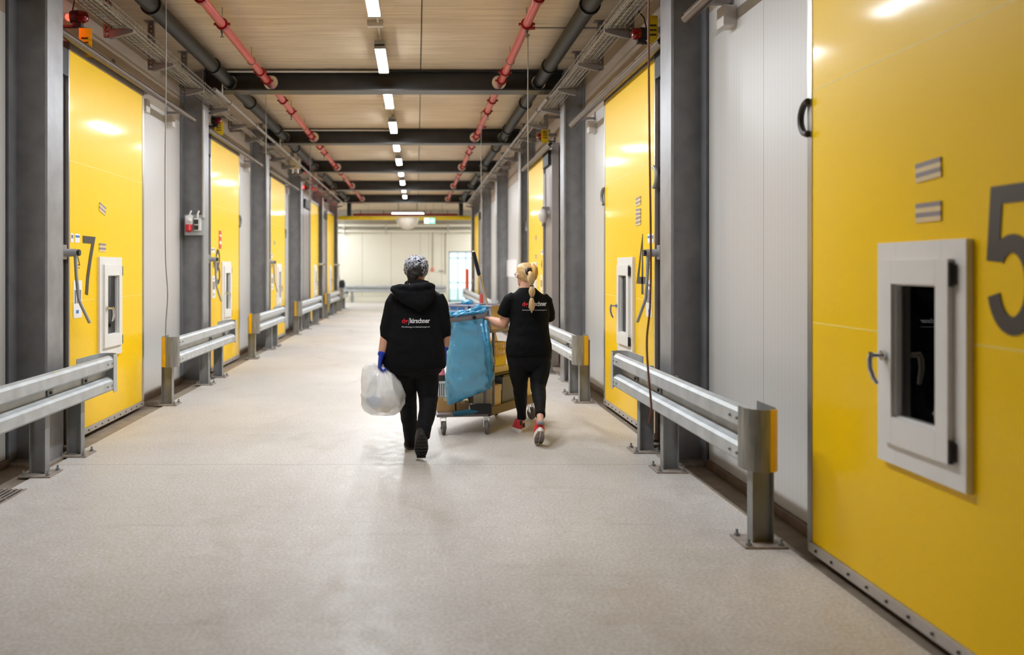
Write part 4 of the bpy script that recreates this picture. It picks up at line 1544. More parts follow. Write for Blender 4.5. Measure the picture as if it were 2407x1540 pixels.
vee_sign(1, 14.2, 3.62, 0.12, 0.26, 'yellow warning sign beside the beacon above the door over the woman')

# curled tags hanging on the upper wall
def hook(side, y, z, label):
    wall = WL if side < 0 else WR
    g = G(); g.torus((wall - side * 0.012, y, z), 0.045, 0.009, Vector((0, 1, 0)), Vector((0, 0, 1)), 0.6, 5.4, 16, 8)
    g.cyl((wall, y, z), (wall - side * 0.03, y, z), 0.012, seg=8)
    tag(build('wall_hook', g, 'railmat'), label, 'hook')
hook(-1, 9.2, 3.73, 'small curled hook on the beige wall over the leftmost yellow door')
hook(1, 9.1, 3.70, 'small curled hook on the beige wall at upper right, beside the cable tray')

# socket panel on the second left column
Y = 11.83
a, b = W(434, 505, Y), W(481, 553, Y)
t = thing('socket_panel', ((a.x + b.x) / 2, Y, b.z), 'grey socket panel with red capped socket on the left column', 'socket panel')
g = G(); g.box(a.x, b.x, Y, Y + 0.012, b.z, a.z, bev=0.003); build('mounting_plate', g, 'galv', t)
c = W(447, 527, Y)
g = G(); g.tube([(c.x, Y - 0.002, c.z + 0.10), (c.x, Y - 0.09, c.z + 0.02)], [0.045, 0.045], 16); g.box(c.x - 0.045, c.x + 0.045, Y - 0.08, Y, c.z - 0.01, c.z + 0.11, bev=0.012)
build('socket_body', g, 'white', t)
g = G(); g.cyl((c.x, Y - 0.06, c.z - 0.02), (c.x, Y - 0.085, c.z - 0.10), 0.047, 0.042, 18); build('red_cap', g, 'socketred', t)
c = W(465, 528, Y)
g = G(); g.box(c.x - 0.04, c.x + 0.05, Y - 0.05, Y, c.z - 0.085, c.z + 0.085, bev=0.008); s = build('double_socket', g, 'white', t)
for zz in (0.035, -0.042):
    g = G(); g.box(c.x - 0.036, c.x + 0.02, Y - 0.058, Y - 0.05, c.z + zz - 0.032, c.z + zz + 0.03, bev=0.004); build('socket_flap', g, 'dark', s)
for px in (448, 466):
    p = W(px, 508, Y)
    g = G(); g.tube([(p.x, Y - 0.03, p.z - 0.03), (p.x, Y - 0.03, p.z + 0.03), (p.x + 0.01, Y + 0.0, p.z + 0.07)], 0.013, 8); build('cable_gland', g, 'white', t)
p = W(479, 505, Y)
g = G(); g.tube([(p.x, Y - 0.02, 2.25), (p.x, Y - 0.02, 3.72)], 0.016, 10)
for zz in (2.6, 3.0, 3.4): g.cyl((p.x, Y - 0.02, zz - 0.012), (p.x, Y - 0.02, zz + 0.012), 0.021, seg=10)
tag(build('riser_conduit', g, 'whitebox'), 'white riser conduit from the socket panel up the column', 'conduit')

# small white box on the fourth-left upper wall, seen over the third rail
for i, (px, w_) in enumerate(((688, 0.14), (700, 0.10))):
    p = W(px, 395, 19.6)
    t = thing('control_box', p, ['pale control box by the left cable tray near the third beam', 'slimmer pale control box beside it near the third beam'][i], 'control box', 'pale boxes under the left tray')
    g = G(); g.box(p.x - w_ / 2, p.x + w_ / 2, p.y - 0.06, p.y + 0.06, p.z - 0.02, p.z + 0.18, bev=0.01); build('box_body', g, 'creampack', t)
    g = G(); g.tube([(p.x, p.y, p.z - 0.12), (p.x, p.y, p.z)], 0.02, 8); build('box_gland', g, 'white', t)
    g = G(); g.cyl((p.x, p.y, p.z + 0.17), (p.x, p.y, 4.27), 0.008, seg=6); build('box_hanger', g, 'zinc', t)

# paper notice on the right wall
x = WR - 0.012
ya, yb = 2030 * x / (1215 - 980), 2030 * x / (1190 - 980)
g = G(); g.box(x - 0.002, WR - 0.002, ya, yb, 1.55 - 20 * 20.5 / 2030, 1.55 + 22 * 20.5 / 2030)
t = build('paper_notice', g, 'paper', at=(x, (ya + yb) / 2, 1.34)); tag(t, 'large white paper notice on the right wall, left of the fair hair', 'notice')
# pale speaking horn / bracket at the jamb above the woman
x = 2.06
yy = 14.1
t = thing('pale_hood', (x, yy, 2.30), 'pale rounded hood fixed on the jamb right of the far yellow door', 'hood')
g = G(); g.ball((x, yy, 2.42), (0.08, 0.11, 0.12), 16, 12); build('hood_shell', g, 'whitebox', t)
g = G(); g.tube([(x + 0.03, yy, 2.5), (x + 0.03, yy, 3.1)], 0.02, 8); build('hood_tube', g, 'whitebox', t)
g = G(); g.box(x - 0.02, x + 0.12, yy - 0.04, yy + 0.04, 2.5, 2.56); build('hood_bracket', g, 'header', t)

# drain grating, left foreground
t = thing('drain_grating', (-2.80, 5.2, 0), 'dark slotted drain grating in the floor at the left edge', 'drain')
g = G(); g.box(-2.98, -2.745, 4.2, 6.07, -0.006, 0.001); build('drain_trough', g, 'gap', t)
g = G()
for k in range(7):
    xx = -2.97 + 0.0365 * k
    g.box(xx, xx + 0.012, 4.2, 6.07, 0.0, 0.006)
for k in range(9):
    g.box(-2.98, -2.745, 4.2 + 0.228 * k, 4.212 + 0.228 * k, 0.0, 0.0055)
build('grate_bars', g, 'plate', t)

# wooden wedges by the columns
def wedge(x, y, lab, rot=0.0):
    g = G()
    m = Matrix.Translation((x, y, -0.012)) @ Matrix.Rotation(rot, 4, 'Z')
    g.box(-0.09, 0.09, -0.05, 0.05, 0, 0.055, bev=0.014, mat=m)
    o = build('door_wedge', g, 'gutter'); tag(o, lab, 'wedge', 'worn blocks by the doors')
wedge(-2.965, 7.36, 'worn grey block at the foot of door 7', 0.3)
wedge(-2.99, 9.85, 'worn grey block by the far bottom corner of door 7', 0.1)
wedge(2.08, 7.45, 'worn grey block at the foot of the column by door 4', -0.2)

# ---------------------------------------------------------------- far hall fittings
YL = 33.4
t = thing('yellow_lintel', (-0.45, YL, 3.44), 'yellow painted lintel bar across the end of the corridor', 'lintel')
g = G(); g.box(XL - 0.2, XR + 0.2, YL - 0.08, YL + 0.08, 3.44, 3.58, bev=0.01); build('lintel_bar', g, 'yellowbar', t)
g = G(); g.box(XL, XR, YL - 0.06, YL + 0.06, 3.585, 3.6); build('lintel_cap', g, 'creamdark', t)
for sx_, lab in ((-2.62, 'black roller housing at the left end of the yellow lintel'), (1.70, 'black roller housing at the right end of the yellow lintel')):
    pass
t = thing('cross_pipe', (-0.45, 33.75, 3.62), 'red pipe running crosswise just above the yellow lintel', 'pipe')
g = G(); g.tube([(-2.5, 33.75, 3.66), (1.6, 33.75, 3.66)], 0.05, 12); build('pipe_run', g, 'redclamp', t)
for x in (-2.2, -1.3, 0.3, 0.55, 1.2):
    g = G(); g.cyl((x, 33.75, 3.70), (x, 33.75, 3.82), 0.02, seg=8); build('pipe_stub', g, 'redclamp', t)
for x in (-1.9, 1.0):
    g = G(); g.cyl((x, 33.75, 3.7), (x, 33.75, CZ), 0.006, seg=6); build('hanger_rod', g, 'zinc', t)
# dome mirror: the lower half of a bubble hung under the lintel
t = thing('dome_mirror', (-0.36, YL - 0.1, 3.0), 'pale half-dome mirror hanging under the yellow lintel', 'mirror')
g = G()
rows = []
for k in range(9):
    a = math.radians(90 * k / 8)
    rows.append((-0.36, YL - 0.55, 3.46 - 0.42 * math.sin(a), max(0.004, 0.43 * math.cos(a)), max(0.004, 0.43 * math.cos(a))))
g.stack(rows, 28); build('mirror_dome', g, 'mirror', t)
g = G(); g.stack([(-0.36, YL - 0.55, 3.455, 0.45, 0.45), (-0.36, YL - 0.55, 3.48, 0.45, 0.45)], 28); build('mirror_rim', g, 'whitebox', t)
g = G(); g.box(-0.40, -0.32, YL - 0.55, YL - 0.05, 3.48, 3.51); build('mirror_arm', g, 'zinc', t)
# exit sign
c = W(1010, 519, 33.1)
t = thing('exit_sign', (c.x, 33.1, c.z - 0.13), 'lit green and white exit sign right of the dome mirror', 'exit sign')
g = G(); g.box(c.x - 0.21, c.x + 0.21, 33.1, 33.16, c.z - 0.11, c.z + 0.11, bev=0.006); build('sign_case', g, 'white', t)
g = G(); g.box(c.x - 0.20, c.x + 0.20, 33.092, 33.099, c.z - 0.10, c.z + 0.10); build('sign_face', g, 'exitgreen', t)
def pic(pts, nm):
    g = G(); g.prism(pts, lambda a, b, k: Vector((c.x + a, k, c.z + b)), 33.088, 33.0915); build(nm, g, 'exitwhite', t)
pic([(-0.19, -0.09), (-0.05, -0.09), (-0.05, 0.09), (-0.19, 0.09)], 'doorway_symbol')
pic([(0.03, 0.02), (0.03, -0.02), (0.10, -0.02), (0.10, -0.05), (0.17, 0.0), (0.10, 0.05), (0.10, 0.02)], 'arrow_symbol')
g = G()
mp = [(-0.12, 0.035), (-0.09, 0.03), (-0.075, -0.01), (-0.06, -0.02), (-0.075, -0.03), (-0.10, 0.0), (-0.11, -0.03), (-0.09, -0.075), (-0.105, -0.08), (-0.13, -0.03), (-0.16, -0.06), (-0.17, -0.05), (-0.135, -0.005), (-0.14, 0.01), (-0.155, -0.01), (-0.165, 0.0), (-0.145, 0.03)]
g.prism(mp, lambda a, b, k: Vector((c.x + a, k, c.z + b)), 33.084, 33.0875); g.ball((c.x - 0.10, 33.087, c.z + 0.055), (0.016, 0.003, 0.016), 10, 6)
build('running_figure_symbol', g, 'exitgreen', t)
g = G()
for s in (-0.15, 0.15): g.cyl((c.x + s, 33.13, c.z + 0.11), (c.x + s, 33.13, CZ), 0.006, seg=6)
build('sign_hanger', g, 'zinc', t)
# pipes along the far wall
for i, (z, r) in enumerate(((3.57, 0.07), (3.30, 0.06))):
    t = thing('wall_pipe', (0, YF - 0.12, z), ['upper pale pipe along the far hall wall', 'lower pale pipe along the far hall wall'][i], 'pipe', 'pale pipes along the far wall')
    g = G(); g.tube([(-8.8, YF - 0.12, z), (8.8, YF - 0.12, z)], r, 10); build('pipe_run', g, 'cream', t)
    for x in (-3.4, -1.45, 1.45, 3.4):
        g = G(); g.box(x - 0.04, x + 0.04, YF - 0.2, YF, z - r - 0.06, z + r + 0.02); build('pipe_clip', g, 'whitebox', t)
for i, px in enumerate((1017, 1047)):
    x = (px - 980) * YF / F
    g = G(); g.tube([(x, YF - 0.02, 1.55 if i == 0 else 1.3), (x, YF - 0.02, 3.24)], 0.02, 8)
    tag(build('wall_conduit', g, 'creamdark'), ['thin vertical conduit above the orange button on the far wall', 'thin vertical conduit nearest the bright far door'][i], 'conduit')
x = (1016 - 980) * YF / F
t = thing('alarm_button', (x, YF - 0.05, 1.44), 'small orange red alarm button box on the far wall', 'alarm button')
g = G(); g.box(x - 0.07, x + 0.07, YF - 0.07, YF, 1.44, 1.58, bev=0.01); build('alarm_case', g, 'orange', t)
g = G(); g.cyl((x, YF - 0.07, 1.51), (x, YF - 0.085, 1.51), 0.03, seg=12); build('push_button', g, 'white', t)
x = (1037 - 980) * YF / F
t = thing('switch_box', (x, YF - 0.05, 1.42), 'small grey switch box left of the bright far door', 'switch box')
g = G(); g.box(x - 0.10, x + 0.10, YF - 0.06, YF, 1.42, 1.49, bev=0.01); build('switch_case', g, 'creamdark', t)
g = G(); g.box(x - 0.03, x + 0.03, YF - 0.07, YF - 0.06, 1.44, 1.475); build('rocker', g, 'whitebox', t)
# guard rail along the far wall
t = thing('wall_guard_rail', (-2.5, YF - 0.5, 0), 'pale guard rail along the far hall wall', 'guard rail')
g = G()
poly = [(z, d) for z, d in WPROF] + [(z, d - 0.007) for z, d in reversed(WPROF)]
g.prism(poly, lambda z, d, k: Vector((k, YF - 0.40 - d, 0.47 + z)), -8.5, 1.35)
build('rail_beam', g, 'galv', t, smooth=False)
for x in (-7, -5, -3, -1, 1):
    g = G(); g.box(x - 0.05, x + 0.05, YF - 0.40, YF - 0.31, 0, 0.75); build('post', g, 'galv2', t)
# orange and red marker posts near the far door
for i, (px, y, zt, r, nm, lab) in enumerate(((1098, 37.0, 1.55, 0.075, 'marker_post', 'tall orange marker post before the bright far door'), (1132, 20.0, 0.98, 0.05, 'marker_post', 'short reddish marker post behind the cart tubs'))):
    x = (px - 980) * y / F
    t = thing(nm, (x, y, 0), lab, 'post', None)
    g = G(); g.stack([(x, y, 0.03, r, r), (x, y, zt - 0.03, r, r), (x, y, zt, r * 0.6, r * 0.6)], 16); build('post_tube', g, 'orange' if i == 0 else 'redpipe', t)
    g = G(); g.stack([(x, y, 0, r * 2.2, r * 2.2), (x, y, 0.03, r * 1.8, r * 1.8)], 16); build('post_foot', g, 'dark', t)
# turquoise-capped drum by the last left guard rail
p = W(803, 665, 34.6)
t = thing('hose_reel', (p.x, 34.6, 0.45), 'small dark hose reel with turquoise cap at the left end of the corridor', 'hose reel')
g = G(); g.cyl((p.x - 0.1, 34.6, 0.95), (p.x + 0.1, 34.6, 0.95), 0.16, seg=18); build('reel_drum', g, 'dark', t)
g = G(); g.cyl((p.x + 0.1, 34.6, 0.93), (p.x + 0.14, 34.6, 0.93), 0.09, seg=14); build('reel_cap', g, 'bluetube', t)
g = G(); g.box(p.x - 0.05, p.x + 0.05, 34.55, 34.65, 0.0, 0.9); build('reel_stand', g, 'galv2', t)
# ---------------------------------------------------------------- people: shared builders
def hand(g, wrist, d, thumb, k=1.0, curl=40, spread=1.0, thumbcurl=30, dors=1.0):
    """palm plus five bent fingers. d: direction of the fingers; thumb: direction to the thumb side; dors: side of the back of the hand"""
    y = Vector(d).normalized()
    x = Vector(thumb); x = (x - y * x.dot(y)).normalized()
    z = x.cross(y) * dors
    P = lambda a, b, c: Vector(wrist) + (x * a + y * b + z * c) * k
    g.tube([P(0, -0.035, 0), P(0, 0.0, 0), P(0.002, 0.03, 0), P(0.003, 0.065, 0), P(0.0, 0.092, 0), P(0, 0.10, 0)],
           [(0.026 * k, 0.021 * k), (0.028 * k, 0.020 * k), (0.038 * k, 0.019 * k), (0.043 * k, 0.017 * k), (0.040 * k, 0.014 * k), (0.03 * k, 0.008 * k)], 14, ref=x)
    lens = [(0.030, 0.088, (0.042, 0.026, 0.022), 0), (0.010, 0.094, (0.046, 0.030, 0.024), 6), (-0.010, 0.091, (0.042, 0.028, 0.023), 12), (-0.030, 0.083, (0.034, 0.021, 0.020), 18)]
    for (fx, fy, segs, add) in lens:
        p = Vector((fx, fy - 0.012, 0.0))
        pts = [P(*p)]
        ang = curl * 0.6 + add * 0.5
        side = fx * 1.2 * spread
        p = p + Vector((side * 0.1, 0.012, 0)); pts.append(P(*p))
        for s in segs:
            a = math.radians(ang)
            p = p + Vector((side * s * 2.0 * max(0.1, math.cos(a)), s * math.cos(a), -s * math.sin(a)))
            pts.append(P(*p))
            ang += curl
        r = [0.0095, 0.0098, 0.0092, 0.0084, 0.0066]
        g.tube(pts, [q * k for q in r[:len(pts)]], 10)
    a = math.radians(thumbcurl)
    pts = [P(0.018, 0.012, -0.004), P(0.038, 0.034, -0.012), P(0.050, 0.060, -0.020 - 0.01 * math.sin(a)), P(0.046, 0.086, -0.030 - 0.02 * math.sin(a)), P(0.036, 0.104, -0.036 - 0.03 * math.sin(a))]
    g.tube(pts, [0.015 * k, 0.0135 * k, 0.011 * k, 0.0105 * k, 0.008 * k], 10)

def head(g, c, rx, ry, top, chin, fdir):
    """skull, jaw, nose, brow, lips and ears; fdir: the way the face looks (unit, horizontal)"""
    f = Vector(fdir).normalized()
    s = Vector((f.y, -f.x, 0))
    hgt = top - chin
    def ring(z, a, b, off):
        cc = Vector((c[0], c[1], z)) + f * off
        return g.ring(cc, s, f, a, b, 20)
    rows = [(chin, 0.022, 0.025, 0.055), (chin + 0.03 * hgt, 0.042, 0.045, 0.045), (chin + 0.14 * hgt, 0.058, 0.068, 0.022), (chin + 0.28 * hgt, 0.066, 0.082, 0.008),
            (chin + 0.42 * hgt, 0.071, 0.094, 0.0), (chin + 0.58 * hgt, 0.076, 0.099, -0.004), (chin + 0.74 * hgt, 0.075, 0.095, -0.006), (chin + 0.87 * hgt, 0.062, 0.078, -0.006),
            (chin + 0.96 * hgt, 0.038, 0.046, -0.006), (top, 0.010, 0.012, -0.006)]
    kx, ky = rx / 0.076, ry / 0.099
    g.skin_rings([ring(z, a * kx, b * ky, off) for z, a, b, off in rows])
    C = Vector((c[0], c[1], 0))
    Q = lambda side, fwd, t: C + s * side + f * fwd + Vector((0, 0, chin + t * hgt))
    fy = ry
    g.tube([Q(0, fy - 0.012, 0.53), Q(0, fy + 0.004, 0.44), Q(0, fy + 0.018, 0.36), Q(0, fy - 0.004, 0.33)], [0.008, 0.010, 0.014, 0.010], 10)
    for q in (-1, 1):
        g.ball(Q(q * 0.012, fy + 0.004, 0.345), 0.009, 8, 6)
        g.tube([Q(q * 0.014, fy - 0.010, 0.57), Q(q * 0.034, fy - 0.018, 0.575), Q(q * 0.050, fy - 0.034, 0.56)], 0.008, 8)
        g.tube([Q(q * 0.074 * kx, -0.018, 0.56), Q(q * 0.083 * kx, -0.026, 0.50), Q(q * 0.080 * kx, -0.020, 0.42), Q(q * 0.073 * kx, -0.010, 0.37)], [(0.008, 0.016), (0.010, 0.020), (0.008, 0.014), (0.006, 0.008)], 10, ref=f)
    g.tube([Q(-0.022, fy - 0.020, 0.225), Q(0, fy - 0.004, 0.23), Q(0.022, fy - 0.020, 0.225)], [0.005, 0.008, 0.005], 8)
    g.tube([Q(-0.020, fy - 0.020, 0.20), Q(0, fy - 0.005, 0.198), Q(0.020, fy - 0.020, 0.20)], [0.005, 0.008, 0.005], 8)
    return Q

def foot_outline(n=28, L=0.27, wb=0.048, wh=0.034):
    pts = []
    for i in range(n):
        a = 2 * math.pi * i / n
        y = (1 - math.cos(a)) / 2
        prof = math.sin(math.pi * min(1, max(0, y))) ** 0.45
        w_ = (wh + (wb - wh) * (0.5 - 0.5 * math.cos(math.pi * min(1, y * 1.45)))) * prof
        pts.append((math.copysign(w_, math.sin(a)) if abs(math.sin(a)) > 1e-6 else 0.0, y * L))
    return pts

def shoe(parent, heel, yaw, pitch, L, mats, label, sole_h=0.028, collar=0.085, wb=0.050, wh=0.036, tongue=None, white_rim=None):
    """heel: the point of the sole under the heel; pitch: heel raised, toe down"""
    up = Matrix.Translation(heel) @ Matrix.Rotation(yaw, 4, 'Z') @ Matrix.Rotation(-pitch, 4, 'X')
    T = lambda x, y, z: up @ Vector((x, y, z))
    out = foot_outline(28, L, wb, wh)
    g = G()
    bot = [g.bm.verts.new(T(x * 0.95, y, 0.0 + 0.014 * max(0, (y / L - 0.78) / 0.22) ** 2)) for x, y in out]
    mid = [g.bm.verts.new(T(x * 1.05, y * 1.0, sole_h * 0.5 + 0.014 * max(0, (y / L - 0.78) / 0.22) ** 2)) for x, y in out]
    tp = [g.bm.verts.new(T(x * 1.0, y, sole_h + 0.012 * max(0, (y / L - 0.78) / 0.22) ** 2)) for x, y in out]
    g.skin_rings([bot, mid, tp])
    # tread grooves stay part of the sole: raised bars under it
    sh = build('shoe', G_upper(T, out, L, sole_h, collar), mats[0], parent, smooth='all')
    if label: sh['label'] = label
    sole = build('sole', g, mats[1], sh, smooth=50)
    g = G()
    nb = 7
    for k in range(nb):
        y = L * (0.10 + 0.80 * k / (nb - 1))
        w_ = max(abs(x) for x, yy in out if abs(yy - y) < L * 0.09) * 0.86
        for s in (-1, 1):
            x0, x1 = sorted((s * 0.004, s * w_))
            b = bmesh.new()
            bmesh.ops.create_cube(b, size=1)
            z = 0.014 * max(0, (y / L - 0.78) / 0.22) ** 2
            for v in b.verts:
                v.co = T((x0 + x1) / 2 + v.co.x * (x1 - x0), y + v.co.y * L * 0.085, z - 0.001 + v.co.z * 0.006)
            g.merge(b)
    build('tread', g, mats[2], sh, smooth=False)
    if tongue:
        g = G()
        g.tube([T(0, -0.004, sole_h + collar - 0.045), T(0, -0.008, sole_h + collar - 0.015), T(0, -0.004, sole_h + collar + 0.008)], [(0.010, 0.003), (0.012, 0.003), (0.008, 0.003)], 10, ref=(T(1, 0, 0) - T(0, 0, 0)))
        build('heel_tab', g, tongue, sh, smooth='all')
    return sh

def G_upper(T, out, L, sole_h, collar):
    g = G()
    rows = []
    for k in range(7):
        t = k / 6.0
        z = sole_h + collar * t
        ymax = L * (1.0 - 0.60 * t ** 0.75)
        row = []
        for x, y in out:
            yy = 0.0 + (y / L) * ymax
            f = 1.0 - 0.28 * t + 0.06 * math.sin(math.pi * t)
            row.append(g.bm.verts.new(T(x * f, yy + 0.006 * t, z)))
        rows.append(row)
    g.skin_rings(rows)
    return g

def surf_of(o):
    dg = bpy.context.evaluated_depsgraph_get()
    tree = BVHTree.FromPolygons([v.co.copy() for v in o.data.vertices], [tuple(p.vertices) for p in o.data.polygons])
    return tree, ORG[o.name]

def S(px, py, Y, a, b):
    """a loft row at pixel px, py and depth Y: half-width a pixels, half-depth b metres"""
    p = W(px, py, Y)
    return (p.x, p.y, p.z, a * Y / F, b)

def logo(parent, cloth, x0, x1, ytop, ybot, yline0, yline1, Y, hidden=None):
    sf = surf_of(cloth)
    sc = Y / F
    def put(txt, pa, pb, ta, tb, mat, nm, bold=0.0):
        a, b = W(pa, tb, Y), W(pb, ta, Y)
        text_mesh(txt, nm, mat, cloth, (b.x - a.x, b.z - a.z), lambda u, w_: Vector((a.x + u, Y, a.z + w_)), bold, sf)
    k = (x1 - x0)
    put('dg', x0, x0 + 0.22 * k, ytop + 1, ybot, 'logored', 'logo_letters', 0.02)
    put('/', x0 + 0.235 * k, x0 + 0.285 * k, ytop - 1, ybot + 0.5, 'logowhite', 'logo_slash')
    put('kirschner', x0 + 0.30 * k, x1, ytop, ybot - 3.5, 'logowhite', 'logo_word', 0.028)
    put('Dienstleistungen im Gebäudemanagement', x0, x1, yline0, yline1, 'logowhite', 'logo_line', 0.0)

# ---------------------------------------------------------------- person with hooded jacket and head scarf
p1 = thing('person', (W(985, 0, 7.25).x, 7.25, 0), 'person in black hooded jacket and patterned head scarf, walking away with a white bag', 'person', 'people walking away')
T1 = 7.2
g = G()
hc = (-0.006, 7.235)
head(g, hc, 0.084, 0.104, 1.655, 1.435, (0.28, 1, 0))
g.stack([(0.008, 7.215, 1.36, 0.07, 0.07), (0.010, 7.215, 1.42, 0.057, 0.062), (0.004, 7.22, 1.50, 0.056, 0.062)], 18)
# trunk, a little inside the clothes
g.stack([S(976, 872, T1, 58, 0.12), S(976, 850, T1, 62, 0.135), S(977, 800, T1, 58, 0.12), S(978, 745, T1, 56, 0.115), S(979, 712, T1, 54, 0.105), S(980, 694, T1, 46, 0.085), S(982, 684, T1, 26, 0.07), S(983, 676, T1, 17, 0.06)], 22)
elL, wrL = W(909, 775, 7.19), W(896, 836, 7.14)
elR, wrR = W(1047, 768, 7.20), W(1045, 822, 7.22)
g.tube([W(928, 700, T1), W(916, 735, T1), elL, W(904, 800, 7.17), W(899, 822, 7.15), wrL], [0.050, 0.046, 0.042, 0.041, 0.034, 0.027], 14)
g.tube([W(1032, 700, T1), W(1042, 735, T1), elR, W(1048, 792, 7.21), W(1047, 808, 7.22), wrR], [0.050, 0.046, 0.042, 0.041, 0.034, 0.027], 14)
g.tube([W(955, 868, T1), W(955, 915, 7.25), W(958, 955, 7.33), W(962, 1000, 7.38), W(967, 1040, 7.43)], [0.085, 0.07, 0.052, 0.05, 0.038], 14)
g.tube([W(998, 868, T1), W(1004, 910, 7.2), W(1006, 945, 7.18), W(1000, 985, 7.05), W(993, 1019, 6.945)], [0.085, 0.07, 0.052, 0.05, 0.036], 14)
body1 = organic('body', g, 'skin', p1, 0.006, 4)
for q in (-1, 1):
    f = Vector((0.28, 1, 0)).normalized(); s = Vector((f.y, -f.x, 0))
    e = Vector((hc[0], hc[1], 1.435 + 0.5 * 0.22)) + s * (0.032 * q) + f * 0.083
    g = G(); g.ball(e, 0.012, 12, 8); build('eye', g, 'eye', p1, smooth='all')

# jacket
g = G()
g.stack([S(974, 866, T1, 73, 0.165), S(974, 856, T1, 76, 0.178), S(974, 825, T1, 73, 0.180), S(975, 790, T1, 68, 0.170), S(977, 755, T1, 63, 0.158), S(978, 720, T1, 62, 0.148), S(979, 703, T1, 60, 0.135), S(979, 690, T1, 53, 0.115), S(981, 680, T1, 38, 0.095), S(983, 671, T1, 26, 0.085), S(984, 664, T1, 21, 0.078)], 26)
g.tube([W(934, 696, T1), W(924, 714, T1), W(917, 745, T1), W(911, 772, 7.19), W(909, 796, 7.18), W(908.5, 799, 7.18)], [0.062, 0.070, 0.067, 0.062, 0.056, 0.050], 16)
g.tube([W(1026, 696, T1), W(1034, 714, T1), W(1041, 745, T1), W(1045, 770, 7.20), W(1046, 791, 7.21), W(1046.5, 794, 7.21)], [0.062, 0.068, 0.062, 0.056, 0.051, 0.045], 16)
jacket = organic('hooded_jacket', g, 'blackcloth', p1, 0.008, 14, jitter=0.006, jscale=9)
g = G()
YB = 7.075
# the hood lying on the back, gathered to a point
def hrow(py, px, a, b, Y): return S(px, py, Y, a, b)
g.stack([hrow(731, 984, 5, 0.018, 7.045), hrow(722, 983, 20, 0.035, 7.045), hrow(712, 980, 35, 0.05, 7.055), hrow(700, 976, 45, 0.06, 7.07), hrow(688, 972, 51, 0.066, 7.085), hrow(679, 970, 53, 0.06, 7.10), hrow(674, 969, 50, 0.04, 7.11)], 22)
g.tube([W(921, 681, 7.12), W(940, 677, 7.085), W(962, 679, 7.06), W(985, 676, 7.06), W(1005, 672, 7.08), W(1019, 675, 7.12)], [0.028, 0.036, 0.038, 0.038, 0.038, 0.030], 12)
g.tube([W(955, 669, 7.16), W(972, 667, 7.11), W(990, 666, 7.12), W(1004, 668, 7.17)], [0.03, 0.034, 0.034, 0.03], 12)
hood = organic('hood', g, 'blackcloth', jacket, 0.007, 4, jitter=0.006, jscale=14)
logo(p1, jacket, 944, 1011, 749, 764, 767.5, 772, 7.0)

# trousers
g = G()
g.stack([S(976, 884, T1, 40, 0.11), S(976, 874, T1, 62, 0.145), S(976, 860, T1, 66, 0.155), S(976, 845, T1, 64, 0.15)], 24)
g.tube([W(953, 872, T1), W(952, 905, 7.25), W(957, 945, 7.32), W(961, 975, 7.36), W(964, 1005, 7.40), W(966, 1030, 7.43), W(967, 1048, 7.44)], [(0.118, 0.125), (0.100, 0.11), (0.083, 0.09), (0.074, 0.08), (0.062, 0.07), (0.055, 0.066), (0.056, 0.066)], 18, ref=(1, 0, 0))
g.tube([W(1000, 872, T1), W(1005, 905, 7.2), W(1007, 940, 7.18), W(1005, 965, 7.12), W(1000, 990, 7.05), W(996, 1010, 6.99), W(994, 1030, 6.96)], [(0.112, 0.12), (0.095, 0.105), (0.080, 0.088), (0.074, 0.08), (0.068, 0.074), (0.061, 0.07), (0.055, 0.068)], 18, ref=(1, 0, 0))
trous1 = organic('trousers', g, 'blackpants', p1, 0.008, 5, jitter=0.006, jscale=11)
shoe(p1, Vector((W(967, 0, 7.42).x, 7.375, 0.003)), 0.10, 0.0, 0.275, ('shoeblack', 'soleblack', 'soleblack'), None)
shoe(p1, Vector((W(991, 0, 6.86).x, 6.865, 0.232)), 0.02, math.radians(57), 0.275, ('shoeblack', 'soleblack', 'soleblack'), None, wb=0.056, wh=0.046)
# gloves
g = G(); hand(g, wrL, (-0.14, -0.0, -1), (0, 1, 0.1), 1.1, 62, dors=1.0); g.tube([W(897.5, 829, 7.145), wrL], [0.034, 0.031], 14)
organic('glove', g, 'glove', p1, 0.0045, 3)
g = G(); hand(g, wrR, (0.02, 0.05, -1), (-0.1, 1, 0), 1.0, 26, dors=-1.0); g.tube([W(1046, 815, 7.22), wrR], [0.034, 0.031], 14)
organic('glove', g, 'glove', p1, 0.0045, 3)
# head scarf with knot and tail, dark hair below
g = G()
def sk(z, a, b, dx=0, dy=0): return (hc[0] + dx, hc[1] + dy, z, a, b)
g.stack([sk(1.488, 0.080, 0.094, -0.004, -0.008), sk(1.51, 0.096, 0.110, -0.002), sk(1.545, 0.103, 0.118), sk(1.585, 0.103, 0.119, 0.001), sk(1.62, 0.092, 0.107, 0.002), sk(1.645, 0.068, 0.080, 0.002), sk(1.662, 0.032, 0.040, 0.003)], 24)
scarf = organic('head_scarf', g, 'scarf', p1, 0.006, 3, jitter=0.006, jscale=26)
g = G()
g.stack([(-0.066, 7.115, 1.405, 0.022, 0.012), (-0.05, 7.11, 1.435, 0.034, 0.016), (-0.04, 7.115, 1.47, 0.036, 0.022), (-0.025, 7.125, 1.505, 0.062, 0.03), (-0.015, 7.125, 1.54, 0.066, 0.022), (-0.008, 7.13, 1.575, 0.045, 0.02), (-0.004, 7.135, 1.595, 0.02, 0.012)], 20)
organic('scarf_knot', g, 'darkhair', scarf, 0.006, 3, jitter=0.004, jscale=30)
g = G()
g.tube([(-0.045, 7.10, 1.425), (-0.050, 7.075, 1.40), (-0.052, 7.06, 1.375)], [(0.022, 0.008), (0.028, 0.008), (0.024, 0.006)], 12, ref=(1, 0, 0))
